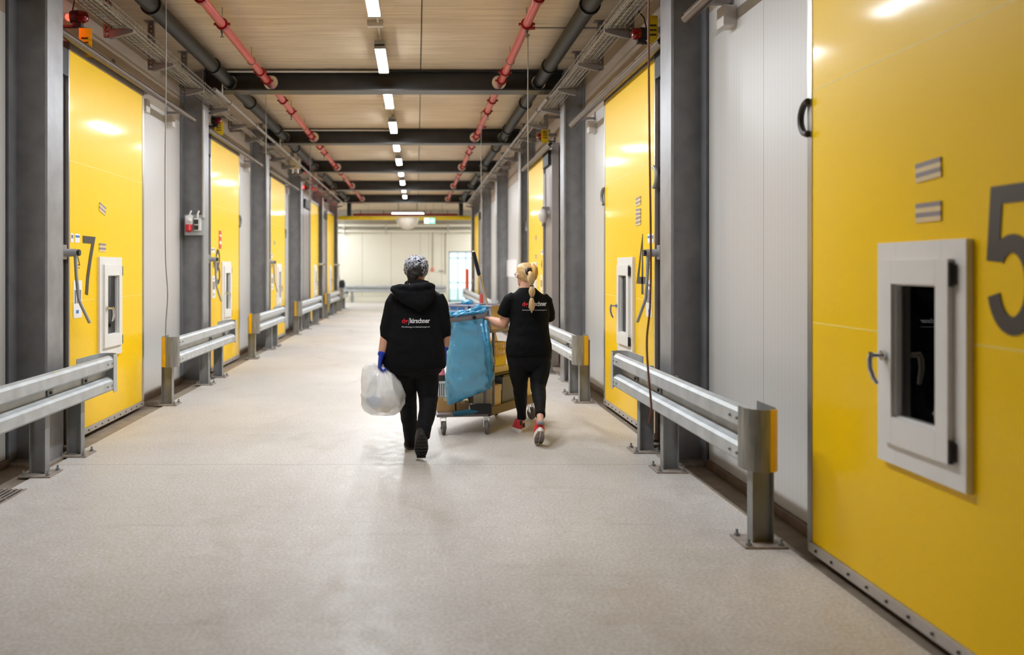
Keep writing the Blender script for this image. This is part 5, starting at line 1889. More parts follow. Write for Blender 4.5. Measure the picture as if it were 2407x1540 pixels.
g.tube([(-0.03, 7.10, 1.425), (-0.005, 7.07, 1.405), (0.012, 7.06, 1.40)], [(0.010, 0.016), (0.008, 0.018), (0.006, 0.012)], 12, ref=(0, 1, 0))
build('scarf_tail', g, 'scarf', scarf, smooth='all')

# ---------------------------------------------------------------- fair-haired woman in a t-shirt
T2 = 7.95
p2 = thing('person', (W(1245, 0, T2).x, T2, 0), 'person with long fair ponytail in black t-shirt, pushing the cleaning cart', 'person', 'people walking away')
g = G()
hc2 = (W(1236, 0, T2).x, 7.985)
fd = Vector((-0.30, 1, 0)).normalized()
head(g, hc2, 0.078, 0.100, 1.60, 1.385, fd)
g.stack([(W(1238, 0, T2).x, 7.95, 1.33, 0.07, 0.065), (W(1237, 0, T2).x, 7.955, 1.37, 0.056, 0.058), (W(1236, 0, T2).x, 7.965, 1.45, 0.052, 0.058)], 18)
g.stack([S(1243, 850, T2, 46, 0.12), S(1243, 830, T2, 48, 0.13), S(1244, 790, T2, 46, 0.115), S(1244, 755, T2, 40, 0.105), S(1244, 720, T2, 40, 0.10), S(1242, 699, T2, 36, 0.08), S(1240, 688, T2, 22, 0.06), S(1239, 680, T2, 15, 0.055)], 22)
wL2 = W(1152, 750, 8.06)
g.tube([W(1203, 700, T2), W(1192, 730, 7.97), W(1186, 757, 8.0)], [0.050, 0.050, 0.047], 14)
g.tube([W(1187, 750, 7.995), W(1184, 760, 8.0), W(1172, 759, 8.03), W(1161, 755, 8.05), wL2], [0.050, 0.051, 0.048, 0.041, 0.030], 14)
g.tube([W(1284, 702, T2), W(1290, 735, 8.02), W(1287, 752, 8.12), W(1270, 745, 8.30), W(1262, 742, 8.38)], [0.048, 0.045, 0.042, 0.036, 0.027], 14)
g.tube([W(1222, 850, T2), W(1224, 885, 7.98), W(1224, 915, 8.02), W(1225, 950, 8.12), W(1226, 985, 8.20), W(1226, 1000, 8.2)], [0.078, 0.065, 0.046, 0.042, 0.030, 0.032], 14)
g.tube([W(1268, 850, T2), W(1266, 885, 7.92), W(1265, 915, 7.85), W(1268, 950, 7.68), W(1270, 982, 7.52), W(1270, 994, 7.49)], [0.078, 0.065, 0.048, 0.042, 0.030, 0.029], 14)
hand(g, wL2, (-1, 0.12, 0.30), (0.1, 1, 0.0), 0.92, 44, dors=1.0)
hand(g, W(1262, 742, 8.38), (-0.5, 1, 0.1), (-1, -0.5, 0), 0.92, 50, dors=1.0)
organic('body', g, 'skinlight', p2, 0.006, 4)
s2 = Vector((fd.y, -fd.x, 0))
for q in (-1, 1):
    e = Vector((hc2[0], hc2[1], 1.385 + 0.5 * 0.215)) + s2 * (0.031 * q) + fd * 0.080
    g = G(); g.ball(e, 0.012, 12, 8); build('eye', g, 'eye', p2, smooth='all')
# spectacles
g = G()
for q in (-1, 1):
    c_ = Vector((hc2[0], hc2[1], 1.385 + 0.5 * 0.215)) + s2 * (0.034 * q) + fd * 0.106
    g.torus(c_, 0.024, 0.0025, s2, Vector((0, 0, 1)), seg=20, sub=6)
    g.tube([c_ + s2 * (0.024 * q) + Vector((0, 0, 0.006)), c_ + s2 * (0.046 * q) - fd * 0.03 + Vector((0, 0, 0.006)), c_ + s2 * (0.048 * q) - fd * 0.12], 0.0025, 6)
g.tube([Vector((hc2[0], hc2[1], 1.4965)) + s2 * x_ + fd * 0.108 for x_ in (-0.01, 0.01)], 0.0025, 6)
build('spectacles', g, 'dark', p2, smooth='all')
# t-shirt
g = G()
g.stack([S(1243, 838, T2, 53, 0.150), S(1243, 828, T2, 54.5, 0.156), S(1242.5, 805, T2, 53.5, 0.152), S(1243, 785, T2, 48.5, 0.14), S(1244, 760, T2, 46, 0.132), S(1245, 735, T2, 46, 0.130), S(1244, 712, T2, 46, 0.12), S(1242, 700, T2, 45, 0.105), S(1240, 690, T2, 35, 0.09), S(1239, 682, T2, 25, 0.077), S(1239, 676, T2, 19, 0.068)], 26)
g.tube([W(1210, 695, T2), W(1199, 705, T2), W(1190, 723, 7.965), W(1182, 742, 7.98)], [(0.050, 0.05), (0.062, 0.06), (0.064, 0.062), (0.062, 0.062)], 16)
g.tube([W(1275, 697, T2), W(1285, 708, T2), W(1290, 735, 8.01), W(1290, 750, 8.05)], [0.052, 0.056, 0.056, 0.056], 16)
tee = organic('t_shirt', g, 'blackcloth2', p2, 0.008, 12, jitter=0.005, jscale=10)
logo(p2, tee, 1229, 1288, 709, 723.5, 728, 731.5, 7.8)
# trousers
g = G()
g.stack([S(1243, 870, T2, 34, 0.10), S(1243, 856, T2, 50, 0.135), S(1243, 838, T2, 53, 0.145), S(1243, 822, T2, 51, 0.14)], 24)
g.tube([W(1221, 852, T2), W(1220, 880, 7.97), W(1223, 912, 8.02), W(1224.5, 945, 8.12), W(1226, 970, 8.18), W(1226, 984, 8.2)], [(0.104, 0.115), (0.090, 0.10), (0.068, 0.075), (0.058, 0.068), (0.044, 0.05), (0.046, 0.05)], 18, ref=(1, 0, 0))
g.tube([W(1269, 852, T2), W(1268, 880, 7.92), W(1265, 912, 7.85), W(1268, 940, 7.73), W(1270, 962, 7.62), W(1270, 978, 7.54)], [(0.104, 0.115), (0.090, 0.10), (0.070, 0.078), (0.060, 0.07), (0.046, 0.052), (0.045, 0.05)], 18, ref=(1, 0, 0))
organic('trousers', g, 'blackpants', p2, 0.008, 5, jitter=0.004, jscale=11)
shoe(p2, Vector((W(1224, 0, 8.15).x, 8.145, 0.003)), 0.12, 0.0, 0.25, ('shoered', 'solewhite', 'solewhite'), 'red shoe flat on the floor', sole_h=0.034, tongue='dark')
shoe(p2, Vector((W(1271, 0, 7.43).x, 7.425, 0.158)), -0.03, math.radians(40), 0.25, ('shoered', 'solewhite', 'solegrey'), 'red shoe with heel raised, worn grey tread showing', sole_h=0.034, wb=0.050, wh=0.042, tongue='dark')
for a, b, mt in ((W(1226, 994, 8.2), W(1226, 1004, 8.2), 'black'), (W(1270, 990, 7.49), W(1270.5, 999, 7.48), 'sock')):
    g = G(); g.cyl(a, b, 0.033, 0.034, 16); build('sock', g, mt, p2, smooth='all')
# hair
g = G()
def hk(z, a, b, off): 
    cc = Vector((hc2[0], hc2[1], z)) + fd * off
    return g.ring(cc, s2, fd, a, b, 24)
g.skin_rings([hk(1.435, 0.05, 0.05, -0.045), hk(1.46, 0.072, 0.074, -0.030), hk(1.49, 0.083, 0.090, -0.020), hk(1.53, 0.087, 0.098, -0.012), hk(1.565, 0.082, 0.092, -0.008), hk(1.59, 0.062, 0.070, -0.008), hk(1.606, 0.028, 0.034, -0.008)])
hair = organic('hair', g, 'blond', p2, 0.006, 3, jitter=0.003, jscale=30)
sx2 = W(1243, 638, 7.86)
g = G(); g.torus(sx2 + Vector((0.004, 0.02, 0)), 0.020, 0.015, Vector((1, 0, 0)), Vector((0, 0.35, 1)).normalized(), seg=20, sub=10)
g.torus(sx2 + Vector((0.0, 0.0, -0.004)), 0.018, 0.014, Vector((1, 0.2, 0)).normalized(), Vector((0, 0.5, 1)).normalized(), seg=20, sub=10)
build('scrunchie', g, 'black', hair, smooth='all')
g = G()
Yp = 7.80
g.tube([W(1252, 622, 7.90), W(1257, 632, 7.87), W(1258, 643, 7.86), W(1256, 654, 7.85), W(1252, 662, 7.84)], [0.018, 0.028, 0.028, 0.022, 0.012], 14)
build('golden_strand', g, 'gold', hair, smooth='all')
g = G()
def bub(py0, py1, px, r, Y):
    n = 7
    return [(W(px, py0 + (py1 - py0) * k / n, Y), max(0.006, r * math.sin(math.pi * (0.12 + 0.76 * k / n)) ** 0.8)) for k in range(n + 1)]
seq = bub(640, 671, 1248, 0.036, 7.80) + bub(673, 698, 1250.5, 0.030, 7.785) + bub(700, 736, 1250, 0.028, 7.77)
pts = [p for p, r in seq]; rr = [r for p, r in seq]
rr[-1] = 0.003; rr[-2] = 0.010
pts[0] = pts[0] + Vector((-0.01, 0.02, 0))
g.tube(pts, [(r, r * 0.8) for r in rr], 16, ref=(1, 0, 0))
pt = build('ponytail', g, 'blond', hair, smooth='all')
for px, py, Y in ((1250, 672, 7.79), (1250.5, 699, 7.775)):
    g = G(); c_ = W(px, py, Y); g.torus(c_, 0.013, 0.006, Vector((1, 0, 0)), Vector((0, 1, 0)), seg=16, sub=8); build('hair_tie', g, 'black', pt, smooth='all')
g = G(); c_ = W(1237, 675, 7.93)
g.torus(c_ + Vector((0, 0.025, 0.0)), 0.066, 0.0025, Vector((1, 0, 0)), Vector((0, 1, 0.35)).normalized(), seg=30, sub=6)
build('necklace', g, 'gold', p2, smooth='all')

# ---------------------------------------------------------------- the white carrier bag and what shows through it
def gathered(rows, seg, folds, amp, freq, seed, power=2.0, shear=None):
    """a loft whose rings are pleated: the pleats run down from the gathered end and die out"""
    g = G()
    rings = []
    n = len(rows)
    fine = []
    for i in range(n - 1):
        for k in range(5):
            t = k / 5
            fine.append([rows[i][j] * (1 - t) + rows[i + 1][j] * t for j in range(6)])
    fine.append(list(rows[-1]))
    for r in fine:
        x, y, z, a, b, pl = r
        ring = []
        for i in range(seg):
            t = 2 * math.pi * i / seg
            ct, st = math.cos(t), math.sin(t)
            if power != 2.0:
                ct = math.copysign(abs(ct) ** (2 / power), ct); st = math.copysign(abs(st) ** (2 / power), st)
            q = Vector((math.cos(t) * freq, math.sin(t) * freq, z * 2.2 + seed))
            w_ = noise.noise(q) + 0.5 * (1 - 2 * abs(noise.noise(q * 1.9 + Vector((3, 1, z * 3)))))
            q2 = Vector((math.cos(t) * 1.6 + z * 5.0, math.sin(t) * 1.6, z * 7 + seed * 2))
            w2 = 0.5 - abs(noise.noise(q2)) * 2.2
            d = 1 + pl * folds * w_
            v = Vector((x + a * ct * d, y + b * st * d, z)) + Vector((ct, st, 0)) * (amp * w2)
            if shear: v.z += shear(v.x, z)
            ring.append(g.bm.verts.new(v))
        rings.append(ring)
    g.skin_rings(rings)
    return g
Yb = 7.15
def R_(px, py, Y, a, b, pl): return S(px, py, Y, a, b) + (pl,)
g = gathered([R_(901, 977, Yb, 8, 0.02, 0), R_(901, 974, Yb, 30, 0.08, 0.1), R_(901, 966, Yb, 43, 0.118, 0.15), R_(901, 950, Yb, 50, 0.138, 0.2), R_(902, 930, Yb, 51, 0.136, 0.3), R_(903, 912, Yb, 46, 0.122, 0.5), R_(903, 895, Yb, 36, 0.10, 0.8), R_(901, 880, Yb, 23, 0.07, 1.0), R_(899, 869, 7.16, 12, 0.045, 1.1), R_(897, 862, 7.17, 6, 0.026, 0.8), R_(897, 856, 7.17, 6, 0.024, 0.5)], 128, 0.24, 0.009, 4.2, 1.7)
g2 = gathered([R_(867, 948, 7.26, 9, 0.03, 0.2), R_(868, 930, 7.27, 17, 0.06, 0.2), R_(868, 905, 7.28, 19, 0.07, 0.2), R_(868, 882, 7.28, 19, 0.07, 0.3), R_(870, 866, 7.28, 18, 0.06, 0.3), R_(873, 857, 7.27, 13, 0.045, 0.3), R_(876, 853, 7.26, 5, 0.02, 0.2)], 48, 0.12, 0.004, 2.4, 4.1)
b_ = G(); 
me_ = bpy.data.meshes.new('tmp'); g2.bm.to_mesh(me_); g2.bm.free(); g.bm.from_mesh(me_); bpy.data.meshes.remove(me_); b_.bm.free()
bag = build('carrier_bag', g, 'whitebag', None, smooth='all')
tag(bag, 'bulging white see-through plastic bag hanging from the gloved hand', 'bag')
for (px, py, a, b, mt, lab, nm) in ((879, 945, 18, 14, 'bluewrap', 'crumpled blue grey wrapper inside the left of the white bag', 'wrapper'), (917, 940, 22, 20, 'paperwad', 'crumpled white paper inside the right of the white bag', 'paper_wad'), (900, 960, 22, 8, 'creampack', 'flat pale waste at the bottom of the white bag', 'waste_scrap')):
    c_ = W(px, py, Yb); k_ = Yb / F
    g = G(); g.ball(c_, (a * k_, 0.07, b * k_), 20, 14)
    o = organic(nm, g, mt, None, 0.008, 1, at=c_, jitter=0.02, jscale=18)
    tag(o, lab, 'rubbish')
# ---------------------------------------------------------------- the cleaning cart
C0 = Vector((0.69, 8.12, 0))
U = Vector((0.535, 0.845, 0)).normalized()      # along the cart, away and to the right
V = Vector((-U.y, U.x, 0))                      # across the cart, to the left
cart = thing('cleaning_cart', (0.65, 8.5, 0), 'grey cleaning cart pushed by the fair-haired woman', 'cart')
def cbox(g, u0, u1, v0, v1, z0, z1, bev=0.0):
    m = Matrix(((U.x, V.x, 0, C0.x), (U.y, V.y, 0, C0.y), (0, 0, 1, 0), (0, 0, 0, 1)))
    g.box(u0, u1, v0, v1, z0, z1, bev=bev, mat=m)
    return g
CP = lambda u, v, z: C0 + U * u + V * v + Vector((0, 0, z))
LEN, WID = 1.02, 0.50
g = G(); cbox(g, 0, LEN, 0, WID, 0.165, 0.185); cbox(g, 0, LEN, 0, 0.02, 0.185, 0.245); cbox(g, 0, LEN, WID - 0.02, WID, 0.185, 0.245); cbox(g, LEN - 0.02, LEN, 0, WID, 0.185, 0.245)
build('base_tray', g, 'trolley', cart)
# bag platform in front
A1 = Vector((0.185, 8.05, 0)); B1 = Vector((0.67, 8.10, 0))
g = G()
poly = [(A1.x, A1.y), (B1.x, B1.y), (CP(0.02, 0.05, 0).x, CP(0.02, 0.05, 0).y), (CP(0.02, WID - 0.04, 0).x, CP(0.02, WID - 0.04, 0).y), (A1.x - 0.01, A1.y + 0.38)]
g.prism(poly, lambda a, b, k: Vector((a, b, k)), 0.165, 0.190)
build('bag_platform', g, 'trolleygrey', cart)
g = G(); g.box(0.50, 0.70, 8.06, 8.14, 0.19, 0.285, bev=0.015)
build('corner_bumper', g, 'black', cart)
def caster(x, y, yaw):
    g = G()
    g.cyl((x, y, 0.15), (x, y, 0.165), 0.035, seg=14)
    R = Matrix.Rotation(yaw, 3, 'Z')
    o = R @ Vector((0, -0.03, 0))
    d = R @ Vector((1, 0, 0))
    cx, cy = x + o.x, y + o.y
    for s in (-1, 1):
        a = Vector((cx, cy, 0.062)) + d * (0.024 * s)
        b = Vector((x, y, 0.152)) + d * (0.024 * s)
        g.tube([a, (a + b) / 2 + Vector((0, 0, 0.02)), b], [(0.004, 0.018), (0.004, 0.022), (0.004, 0.026)], 8, ref=d)
    f = build('caster_fork', g, 'chrome', cart)
    g = G()
    pts = [Vector((cx, cy, 0.064)) + d * t for t in (-0.017, -0.013, 0.013, 0.017)]
    g.tube(pts, [0.052, 0.062, 0.062, 0.052], 24)
    w_ = build('wheel', g, 'wheel', f, smooth=30)
    g = G(); g.cyl(Vector((cx, cy, 0.064)) - d * 0.028, Vector((cx, cy, 0.064)) + d * 0.028, 0.014, seg=10)
    build('axle', g, 'galv2', f)
caster(0.245, 8.11, 0.12)
caster(0.655, 8.13, -0.05)
caster(CP(LEN - 0.08, 0.03, 0).x, CP(LEN - 0.08, 0.03, 0).y, 0.5)
caster(CP(LEN - 0.08, WID - 0.06, 0).x, CP(LEN - 0.08, WID - 0.06, 0).y, 0.3)
# uprights and top shelf
def upright(u, v, z0, z1, r=0.014, mat='trolleygrey'):
    g = G(); g.tube([CP(u, v, z0), CP(u, v, z1)], r, 12); build('upright', g, mat, cart)
for u, v in ((0.10, 0.02), (0.10, WID - 0.03), (0.40, WID - 0.03)):
    upright(u, v, 0.185, 0.96)
g = G(); cbox(g, 0.02, 0.44, 0.0, WID + 0.05, 0.945, 0.965, bev=0.004); build('top_shelf', g, 'trolleygrey', cart)
# bag ring: a grey hinged frame, tilted a little
Yr = 8.1
r0 = W(1050, 752, 7.97); r1 = W(1140, 741, 8.04); back = Vector((0.03, 0.15, 0.012))
g = G()
def bar(a, b, hh=0.030, th=0.010):
    d = (b - a).normalized(); n_ = Vector((-d.y, d.x, 0))
    g.tube([a, b], [(hh, th), (hh, th)], 12, ref=(0, 0, 1))
bar(r0, r1); bar(r1, r1 + back, 0.02); bar(r0, r0 + back, 0.02); bar(r0 + back, r1 + back, 0.02)
build('bag_ring', g, 'trolleygrey', cart)
g = G(); c_ = W(1115, 746.5, 7.99); g.cyl(c_ + Vector((0, 0.02, 0)), c_ + Vector((0, -0.022, 0)), 0.017, seg=14); build('ring_knob', g, 'black', cart)
g = G(); g.tube([r1 + Vector((0.01, 0.02, 0)), CP(0.0, 0.06, 0.20)], 0.014, 12); build('ring_post', g, 'trolleygrey', cart)

# ---------------------------------------------------------------- blue bin liner
g = G()
Yl = 8.02
def L(py, x0, x1, b, Y=Yl):
    return S((x0 + x1) / 2, py, Y + 0.08, (x1 - x0) / 2 * 1.0, b * 0.6)
def LR(py, x0, x1, b, pl, Y=Yl): return L(py, x0, x1, b, Y) + (pl,)
zb = W(0, 950, Yl).z
xl = W(1050, 0, Yl).x
def tilt(x, z):
    f = max(0.0, 1 - (z - zb) / 0.55)
    return 0.36 * (x - xl) * f * f
g = gathered([LR(956, 1060, 1150, 0.004, 0.0), LR(953, 1056, 1153, 0.03, 0.05), LR(946, 1053, 1155, 0.07, 0.1), LR(932, 1051, 1156, 0.105, 0.15), LR(910, 1049, 1158, 0.13, 0.2), LR(880, 1048, 1158, 0.14, 0.25), LR(845, 1049, 1156, 0.14, 0.3), LR(810, 1051, 1153, 0.138, 0.35), LR(780, 1053, 1148, 0.135, 0.45), LR(762, 1055, 1142, 0.13, 0.5), LR(748, 1056, 1139, 0.125, 0.3)], 160, 0.20, 0.026, 3.4, 0.6, power=2.8, shear=tilt)
liner = build('bin_liner', g, 'bluebag', None, smooth='all')
tag(liner, 'shiny translucent blue bin liner hanging from the front of the cart', 'bin liner')
g = G()
a0, a1 = r0 + Vector((0, 0, 0.036)), r1 + Vector((-0.01, 0, 0.034))
pts = [a0.lerp(a1, k / 14) for k in range(15)]
g.tube(pts, [(0.015 + 0.006 * math.sin(k * 2.1), 0.024) for k in range(15)], 12, ref=(0, 0, 1))
pts = [p + back for p in pts]
g.tube(pts, [(0.020 + 0.008 * math.sin(k * 1.7), 0.024) for k in range(15)], 12, ref=(0, 0, 1))
g.tube([a1 + Vector((-0.10, 0.10, 0.0)), a1 + Vector((-0.05, 0.1, 0.035)), a1 + Vector((0.03, 0.1, 0.02))], [0.02, 0.032, 0.02], 12)
g.tube([a0, a0 + back], 0.024, 10, ref=(0, 0, 1)); g.tube([a1, a1 + back], 0.024, 10, ref=(0, 0, 1))
fold = organic('liner_fold', g, 'bluefold', liner, 0.007, 1, jitter=0.007, jscale=38)
# two dangling side ties of the liner
for (xa, ya_, xb, yb_) in ((1141, 752, 1152, 905), (1131, 760, 1150, 880)):
    g = G(); a, b = W(xa, ya_, 8.0), W(xb, yb_, 8.02)
    g.tube([a, (a + b) / 2 + Vector((0.012, -0.01, 0)), b], [(0.012, 0.004), (0.016, 0.004), (0.012, 0.004)], 8, ref=(1, 0, 0))
    build('liner_pleat', g, 'bluefold', liner, smooth='all')

# ---------------------------------------------------------------- load on the cart
def tub(u0, u1, v0, v1, z0, z1, label, side_mat=None):
    t = thing('storage_tub', CP((u0 + u1) / 2, (v0 + v1) / 2, z0), label, 'tub', 'pale tubs on top of the cart')
    g = G()
    m = Matrix(((U.x, V.x, 0, C0.x), (U.y, V.y, 0, C0.y), (0, 0, 1, 0), (0, 0, 0, 1)))
    th = 0.006
    g.box(u0, u1, v0, v1, z0, z0 + th, mat=m)
    g.box(u0, u0 + th, v0, v1, z0 + th, z1, mat=m); g.box(u1 - th, u1, v0, v1, z0 + th, z1, mat=m)
    g.box(u0 + th, u1 - th, v1 - th, v1, z0 + th, z1, mat=m)
    if not side_mat:
        g.box(u0 + th, u1 - th, v0, v0 + th, z0 + th, z1, mat=m)
    build('tub_wall', g, 'lavender', t)
    if side_mat:
        g = G(); g.box(u0 + th, u1, v0, v0 + th, z0, z1, mat=m); build('side_wall', g, side_mat, t)
    g = G()
    for a, b, c, d in ((u0 - 0.012, u0 + th, v0 - 0.012, v1 + 0.012), (u1 - th, u1 + 0.012, v0 - 0.012, v1 + 0.012), (u0, u1, v0 - 0.012, v0 + th), (u0, u1, v1 - th, v1 + 0.012)):
        g.box(a, b, c, d, z1 - 0.014, z1, mat=m)
    build('tub_rim', g, 'lavender', t)
    for w_ in (0.28, 0.62):
        vv = v0 + (v1 - v0) * w_
        g = G(); g.box(u0 - 0.006, u0, vv - 0.035, vv + 0.035, z1 - 0.05, z1 - 0.028, mat=m); build('grip_slot', g, 'blueprint', t)
    return t
tub(0.05, 0.40, 0.02, 0.24, 0.966, 1.205, 'right pale tub with beige side on top of the cart', 'beige')
tub(0.05, 0.40, 0.27, 0.52, 0.966, 1.205, 'left pale lavender tub on top of the cart')
# blue cloth hanging over the left tub
g = G(); p = CP(0.16, 0.33, 1.20); g.ball(p + Vector((0, 0, 0.02)), (0.06, 0.06, 0.03), 16, 10)
tag(organic('cleaning_cloth', g, 'bluefold', None, 0.007, 1, at=p, jitter=0.012, jscale=30), 'turquoise cloth lying in the left tub', 'cloth')

def pole(pa, pb, r, mat, label, grip=None):
    t = thing('cleaning_pole', pb, label, 'pole', 'poles leaning in the cart')
    g = G(); g.tube([pa, pb], r, 12); build('shaft', g, mat, t)
    if grip:
        d = (pb - pa)
        g = G(); g.tube([pa - d * 0.004, pa + d * 0.01, pa + d * grip, pa + d * (grip + 0.01)], [r * 0.9, r * 1.55, r * 1.5, r * 1.1], 14); build('grip', g, 'navygrip', t)
        g = G(); g.cyl(pa - d * 0.012, pa - d * 0.003, r * 0.8, seg=10); build('hanging_eye', g, 'white', t)
    return t
pole(W(1113, 593, 8.35), W(1166, 760, 8.70) + Vector((0, 0, -0.2)), 0.0125, 'polewhite', 'white mop pole with dark navy grip sticking up from the cart', 0.235)
pole(W(1126, 640, 8.42), W(1172, 818, 8.75), 0.011, 'poleyellow', 'yellow wooden pole leaning beside the white mop pole')
pole(W(1140, 765, 8.9), W(1158, 812, 8.9), 0.009, 'poleyellow', 'short pale stick standing behind the yellow basket')

# slotted yellow basket and packs on the far part
def basket(u0, u1, v0, v1, z0, z1, mat, label, nm='slotted_basket', rows=2):
    t = thing(nm, CP((u0 + u1) / 2, (v0 + v1) / 2, z0), label, 'basket')
    m = Matrix(((U.x, V.x, 0, C0.x), (U.y, V.y, 0, C0.y), (0, 0, 1, 0), (0, 0, 0, 1)))
    th = 0.005
    g = G(); g.box(u0, u1, v0, v1, z0, z0 + th, mat=m)
    def wall(fix, lo, hi, along_u):
        n = max(4, int((hi - lo) / 0.022))
        step = (hi - lo) / n
        zs = [z0 + th] + [z0 + (z1 - z0) * (k + 1) / (rows + 0.0) for k in range(rows)]
        def bx(a, b, c, d):
            if along_u: g.box(a, b, fix - th / 2, fix + th / 2, c, d, mat=m)
            else: g.box(fix - th / 2, fix + th / 2, a, b, c, d, mat=m)
        for k in range(n + 1):
            a = lo + step * k
            bx(a - 0.004, a + 0.004, z0, z1)
        for zz in zs:
            bx(lo, hi, zz - 0.014, zz)
    wall(v0, u0, u1, True); wall(v1, u0, u1, True); wall(u0, v0, v1, False); wall(u1, v0, v1, False)
    build('slotted_wall', g, mat, t)
    g = G()
    for a, b, c, d in ((u0 - 0.008, u0 + th, v0, v1), (u1 - th, u1 + 0.008, v0, v1), (u0 - 0.008, u1 + 0.008, v0 - 0.008, v0 + th), (u0 - 0.008, u1 + 0.008, v1 - th, v1 + 0.008)):
        g.box(a, b, c, d, z1 - 0.012, z1 + 0.002, mat=m)
    build('basket_rim', g, mat, t)
    return t
def pack(nm, u0, u1, v0, v1, z0, z1, mat, label, cat, group=None, lid=None):
    t = thing(nm, CP((u0 + u1) / 2, (v0 + v1) / 2, z0), label, cat, group)
    g = G(); cbox(g, u0, u1, v0, v1, z0, z1, bev=0.006); build('carton', g, mat, t)
    if lid == 'flap':
        g = G(); cbox(g, u0 - 0.004, u1 + 0.004, v0 - 0.004, v1 + 0.004, z1 - 0.055, z1 + 0.004, bev=0.004); build('box_lid', g, mat, t)
    if lid == 'print':
        g = G(); cbox(g, u0 + 0.04, u0 + 0.10, v0 - 0.002, v0 - 0.0004, z0 + 0.02, z1 - 0.02); build('pack_print', g, 'redprint', t)
    return t
# charcoal bucket with a flat rim on the base tray
t = thing('waste_bucket', CP(0.49, 0.20, 0.186), 'charcoal square bucket on the cart base right of the blue liner', 'bucket')
m_ = Matrix(((U.x, V.x, 0, C0.x), (U.y, V.y, 0, C0.y), (0, 0, 1, 0), (0, 0, 0, 1)))
g = G()
def sq(u0, u1, v0, v1, z): return [g.bm.verts.new(m_ @ Vector(p)) for p in ((u0, v0, z), (u1, v0, z), (u1, v1, z), (u0, v1, z))]
g.skin_rings([sq(0.32, 0.66, 0.04, 0.38, 0.187), sq(0.30, 0.68, 0.02, 0.40, 0.51), sq(0.308, 0.672, 0.028, 0.392, 0.51), sq(0.328, 0.652, 0.048, 0.372, 0.20)], caps=True)
build('bucket_wall', g, 'bucket', t, smooth=False)
g = G()
for a in ((0.288, 0.692, 0.008, 0.026), (0.288, 0.692, 0.394, 0.412), (0.288, 0.306, 0.008, 0.412), (0.674, 0.692, 0.008, 0.412)):
    cbox(g, a[0], a[1], a[2], a[3], 0.498, 0.518)
build('bucket_rim', g, 'dark', t, smooth=False)
g = G(); cbox(g, 0.06, 0.70, 0.02, 0.44, 0.526, 0.540, bev=0.003); build('middle_shelf', g, 'dark', cart)
pack('cream_box', 0.10, 0.52, 0.05, 0.34, 0.541, 0.605, 'creampack', 'flat cream box lying on the cart shelf over the charcoal bucket', 'box')
pack('yellow_pack', 0.12, 0.46, 0.06, 0.32, 0.607, 0.700, 'ypack', 'yellow printed pack between the cream box and the basket', 'pack', lid='print')
basket(0.11, 0.47, 0.05, 0.34, 0.702, 0.83, 'ybasket', 'slotted yellow basket on the stack right of the blue liner')
pack('beige_box', 0.07, 0.275, 0.025, 0.22, 0.187, 0.43, 'beige', 'beige lidded card box standing beside the charcoal bucket', 'box', lid='flap')
pack('yellow_case', 0.71, 0.99, 0.04, 0.40, 0.187, 0.55, 'beige', 'beige yellow-edged case on the far end of the cart, behind the legs', 'box')
# cartons, crate and bottle on the bag platform
def wbox(nm, x0, x1, y0, y1, z0, z1, mat, label, cat, group=None, rot=0.0, part='carton'):
    c_ = Vector(((x0 + x1) / 2, (y0 + y1) / 2, z0))
    t = thing(nm, c_, label, cat, group)
    g = G(); m = Matrix.Translation(c_) @ Matrix.Rotation(rot, 4, 'Z')
    g.box(-(x1 - x0) / 2, (x1 - x0) / 2, -(y1 - y0) / 2, (y1 - y0) / 2, 0, z1 - z0, bev=0.004, mat=m); build(part, g, mat, t)
    g = G(); g.box(-0.02, 0.02, -(y1 - y0) / 2 - 0.001, (y1 - y0) / 2 + 0.001, z1 - z0 - 0.03, z1 - z0 + 0.001, mat=m); build('packing_tape', g, 'creampack', t)
    return t
wbox('card_box', 0.19, 0.36, 8.19, 8.39, 0.191, 0.325, 'kraft', 'brown card box low at the left front of the cart', 'box', 'card boxes on the bag platform')
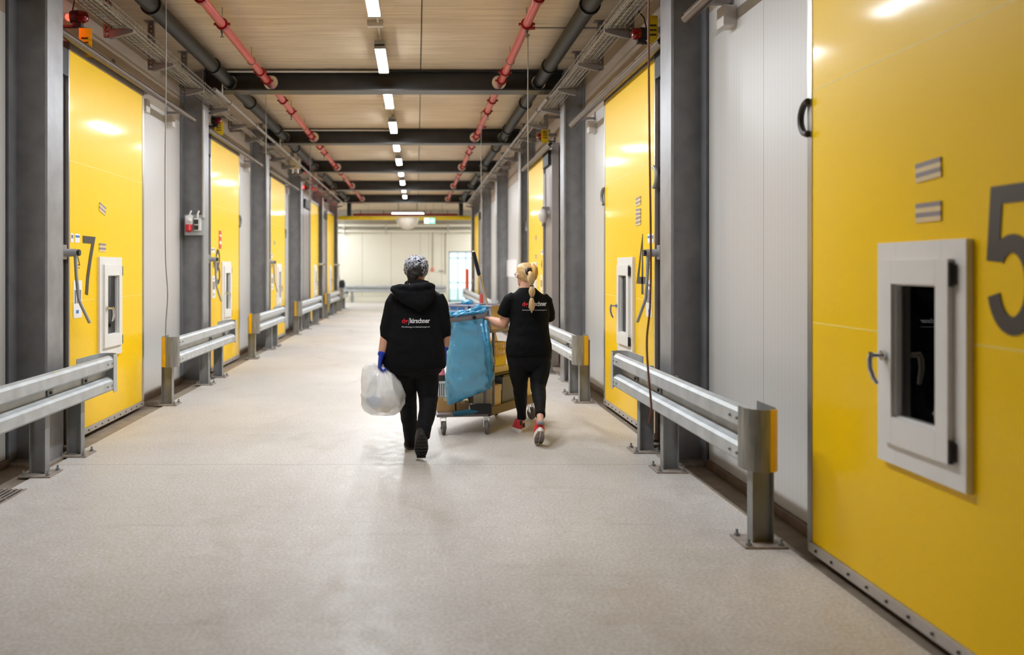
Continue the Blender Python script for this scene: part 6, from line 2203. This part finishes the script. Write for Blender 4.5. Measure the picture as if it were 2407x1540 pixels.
wbox('card_box', 0.372, 0.49, 8.20, 8.34, 0.191, 0.30, 'kraft', 'second brown card box behind the blue roll', 'box', 'card boxes on the bag platform', 0.05)
t = thing('white_crate', (0.27, 8.29, 0.328), 'white slotted crate above the left card box', 'crate')
g = G()
for k in range(8):
    x = 0.20 + 0.02 * k
    g.box(x, x + 0.012, 8.20, 8.205, 0.328, 0.475)
    g.box(x, x + 0.012, 8.375, 8.38, 0.328, 0.475)
for k in range(9):
    y = 8.20 + 0.02 * k
    g.box(0.195, 0.20, y, y + 0.012, 0.328, 0.475); g.box(0.352, 0.357, y, y + 0.012, 0.328, 0.475)
g.box(0.195, 0.357, 8.20, 8.38, 0.327, 0.335)
build('slotted_wall', g, 'white', t)
g = G()
for a in ((0.19, 0.362, 8.195, 8.207), (0.19, 0.362, 8.373, 8.385), (0.19, 0.202, 8.195, 8.385), (0.35, 0.362, 8.195, 8.385)):
    g.box(a[0], a[1], a[2], a[3], 0.462, 0.480)
build('crate_rim', g, 'white', t)
x, y = W(1038, 0, 8.27).x, 8.27
t = thing('spray_bottle', (x, y, 0.338), 'pink capped dark bottle standing in the white crate', 'bottle')
g = G(); g.stack([(x, y, 0.338, 0.036, 0.036), (x, y, 0.52, 0.036, 0.036), (x, y, 0.535, 0.03, 0.03)], 16); build('bottle_body', g, 'dark', t)
g = G(); g.stack([(x, y, 0.535, 0.034, 0.034), (x, y, 0.58, 0.028, 0.028), (x, y, 0.61, 0.016, 0.016)], 16); build('bottle_shoulder', g, 'pink', t)
g = G(); g.stack([(x, y, 0.61, 0.011, 0.011), (x, y, 0.635, 0.010, 0.010)], 12); build('bottle_nozzle', g, 'white', t)
a, b = W(1066, 973, 8.06), W(1132, 965, 8.09)
t = thing('film_roll', (a + b) / 2, 'dark blue roll lying across the front of the cart base', 'roll')
g = G(); g.tube([a, a + (b - a) * 0.03, b - (b - a) * 0.03, b], [0.020, 0.026, 0.026, 0.020], 18); build('rolled_film', g, 'bluetube', t)
g = G(); g.cyl(a - (b - a) * 0.01, a + (b - a) * 0.005, 0.010, seg=12); build('roll_core', g, 'dark', t)
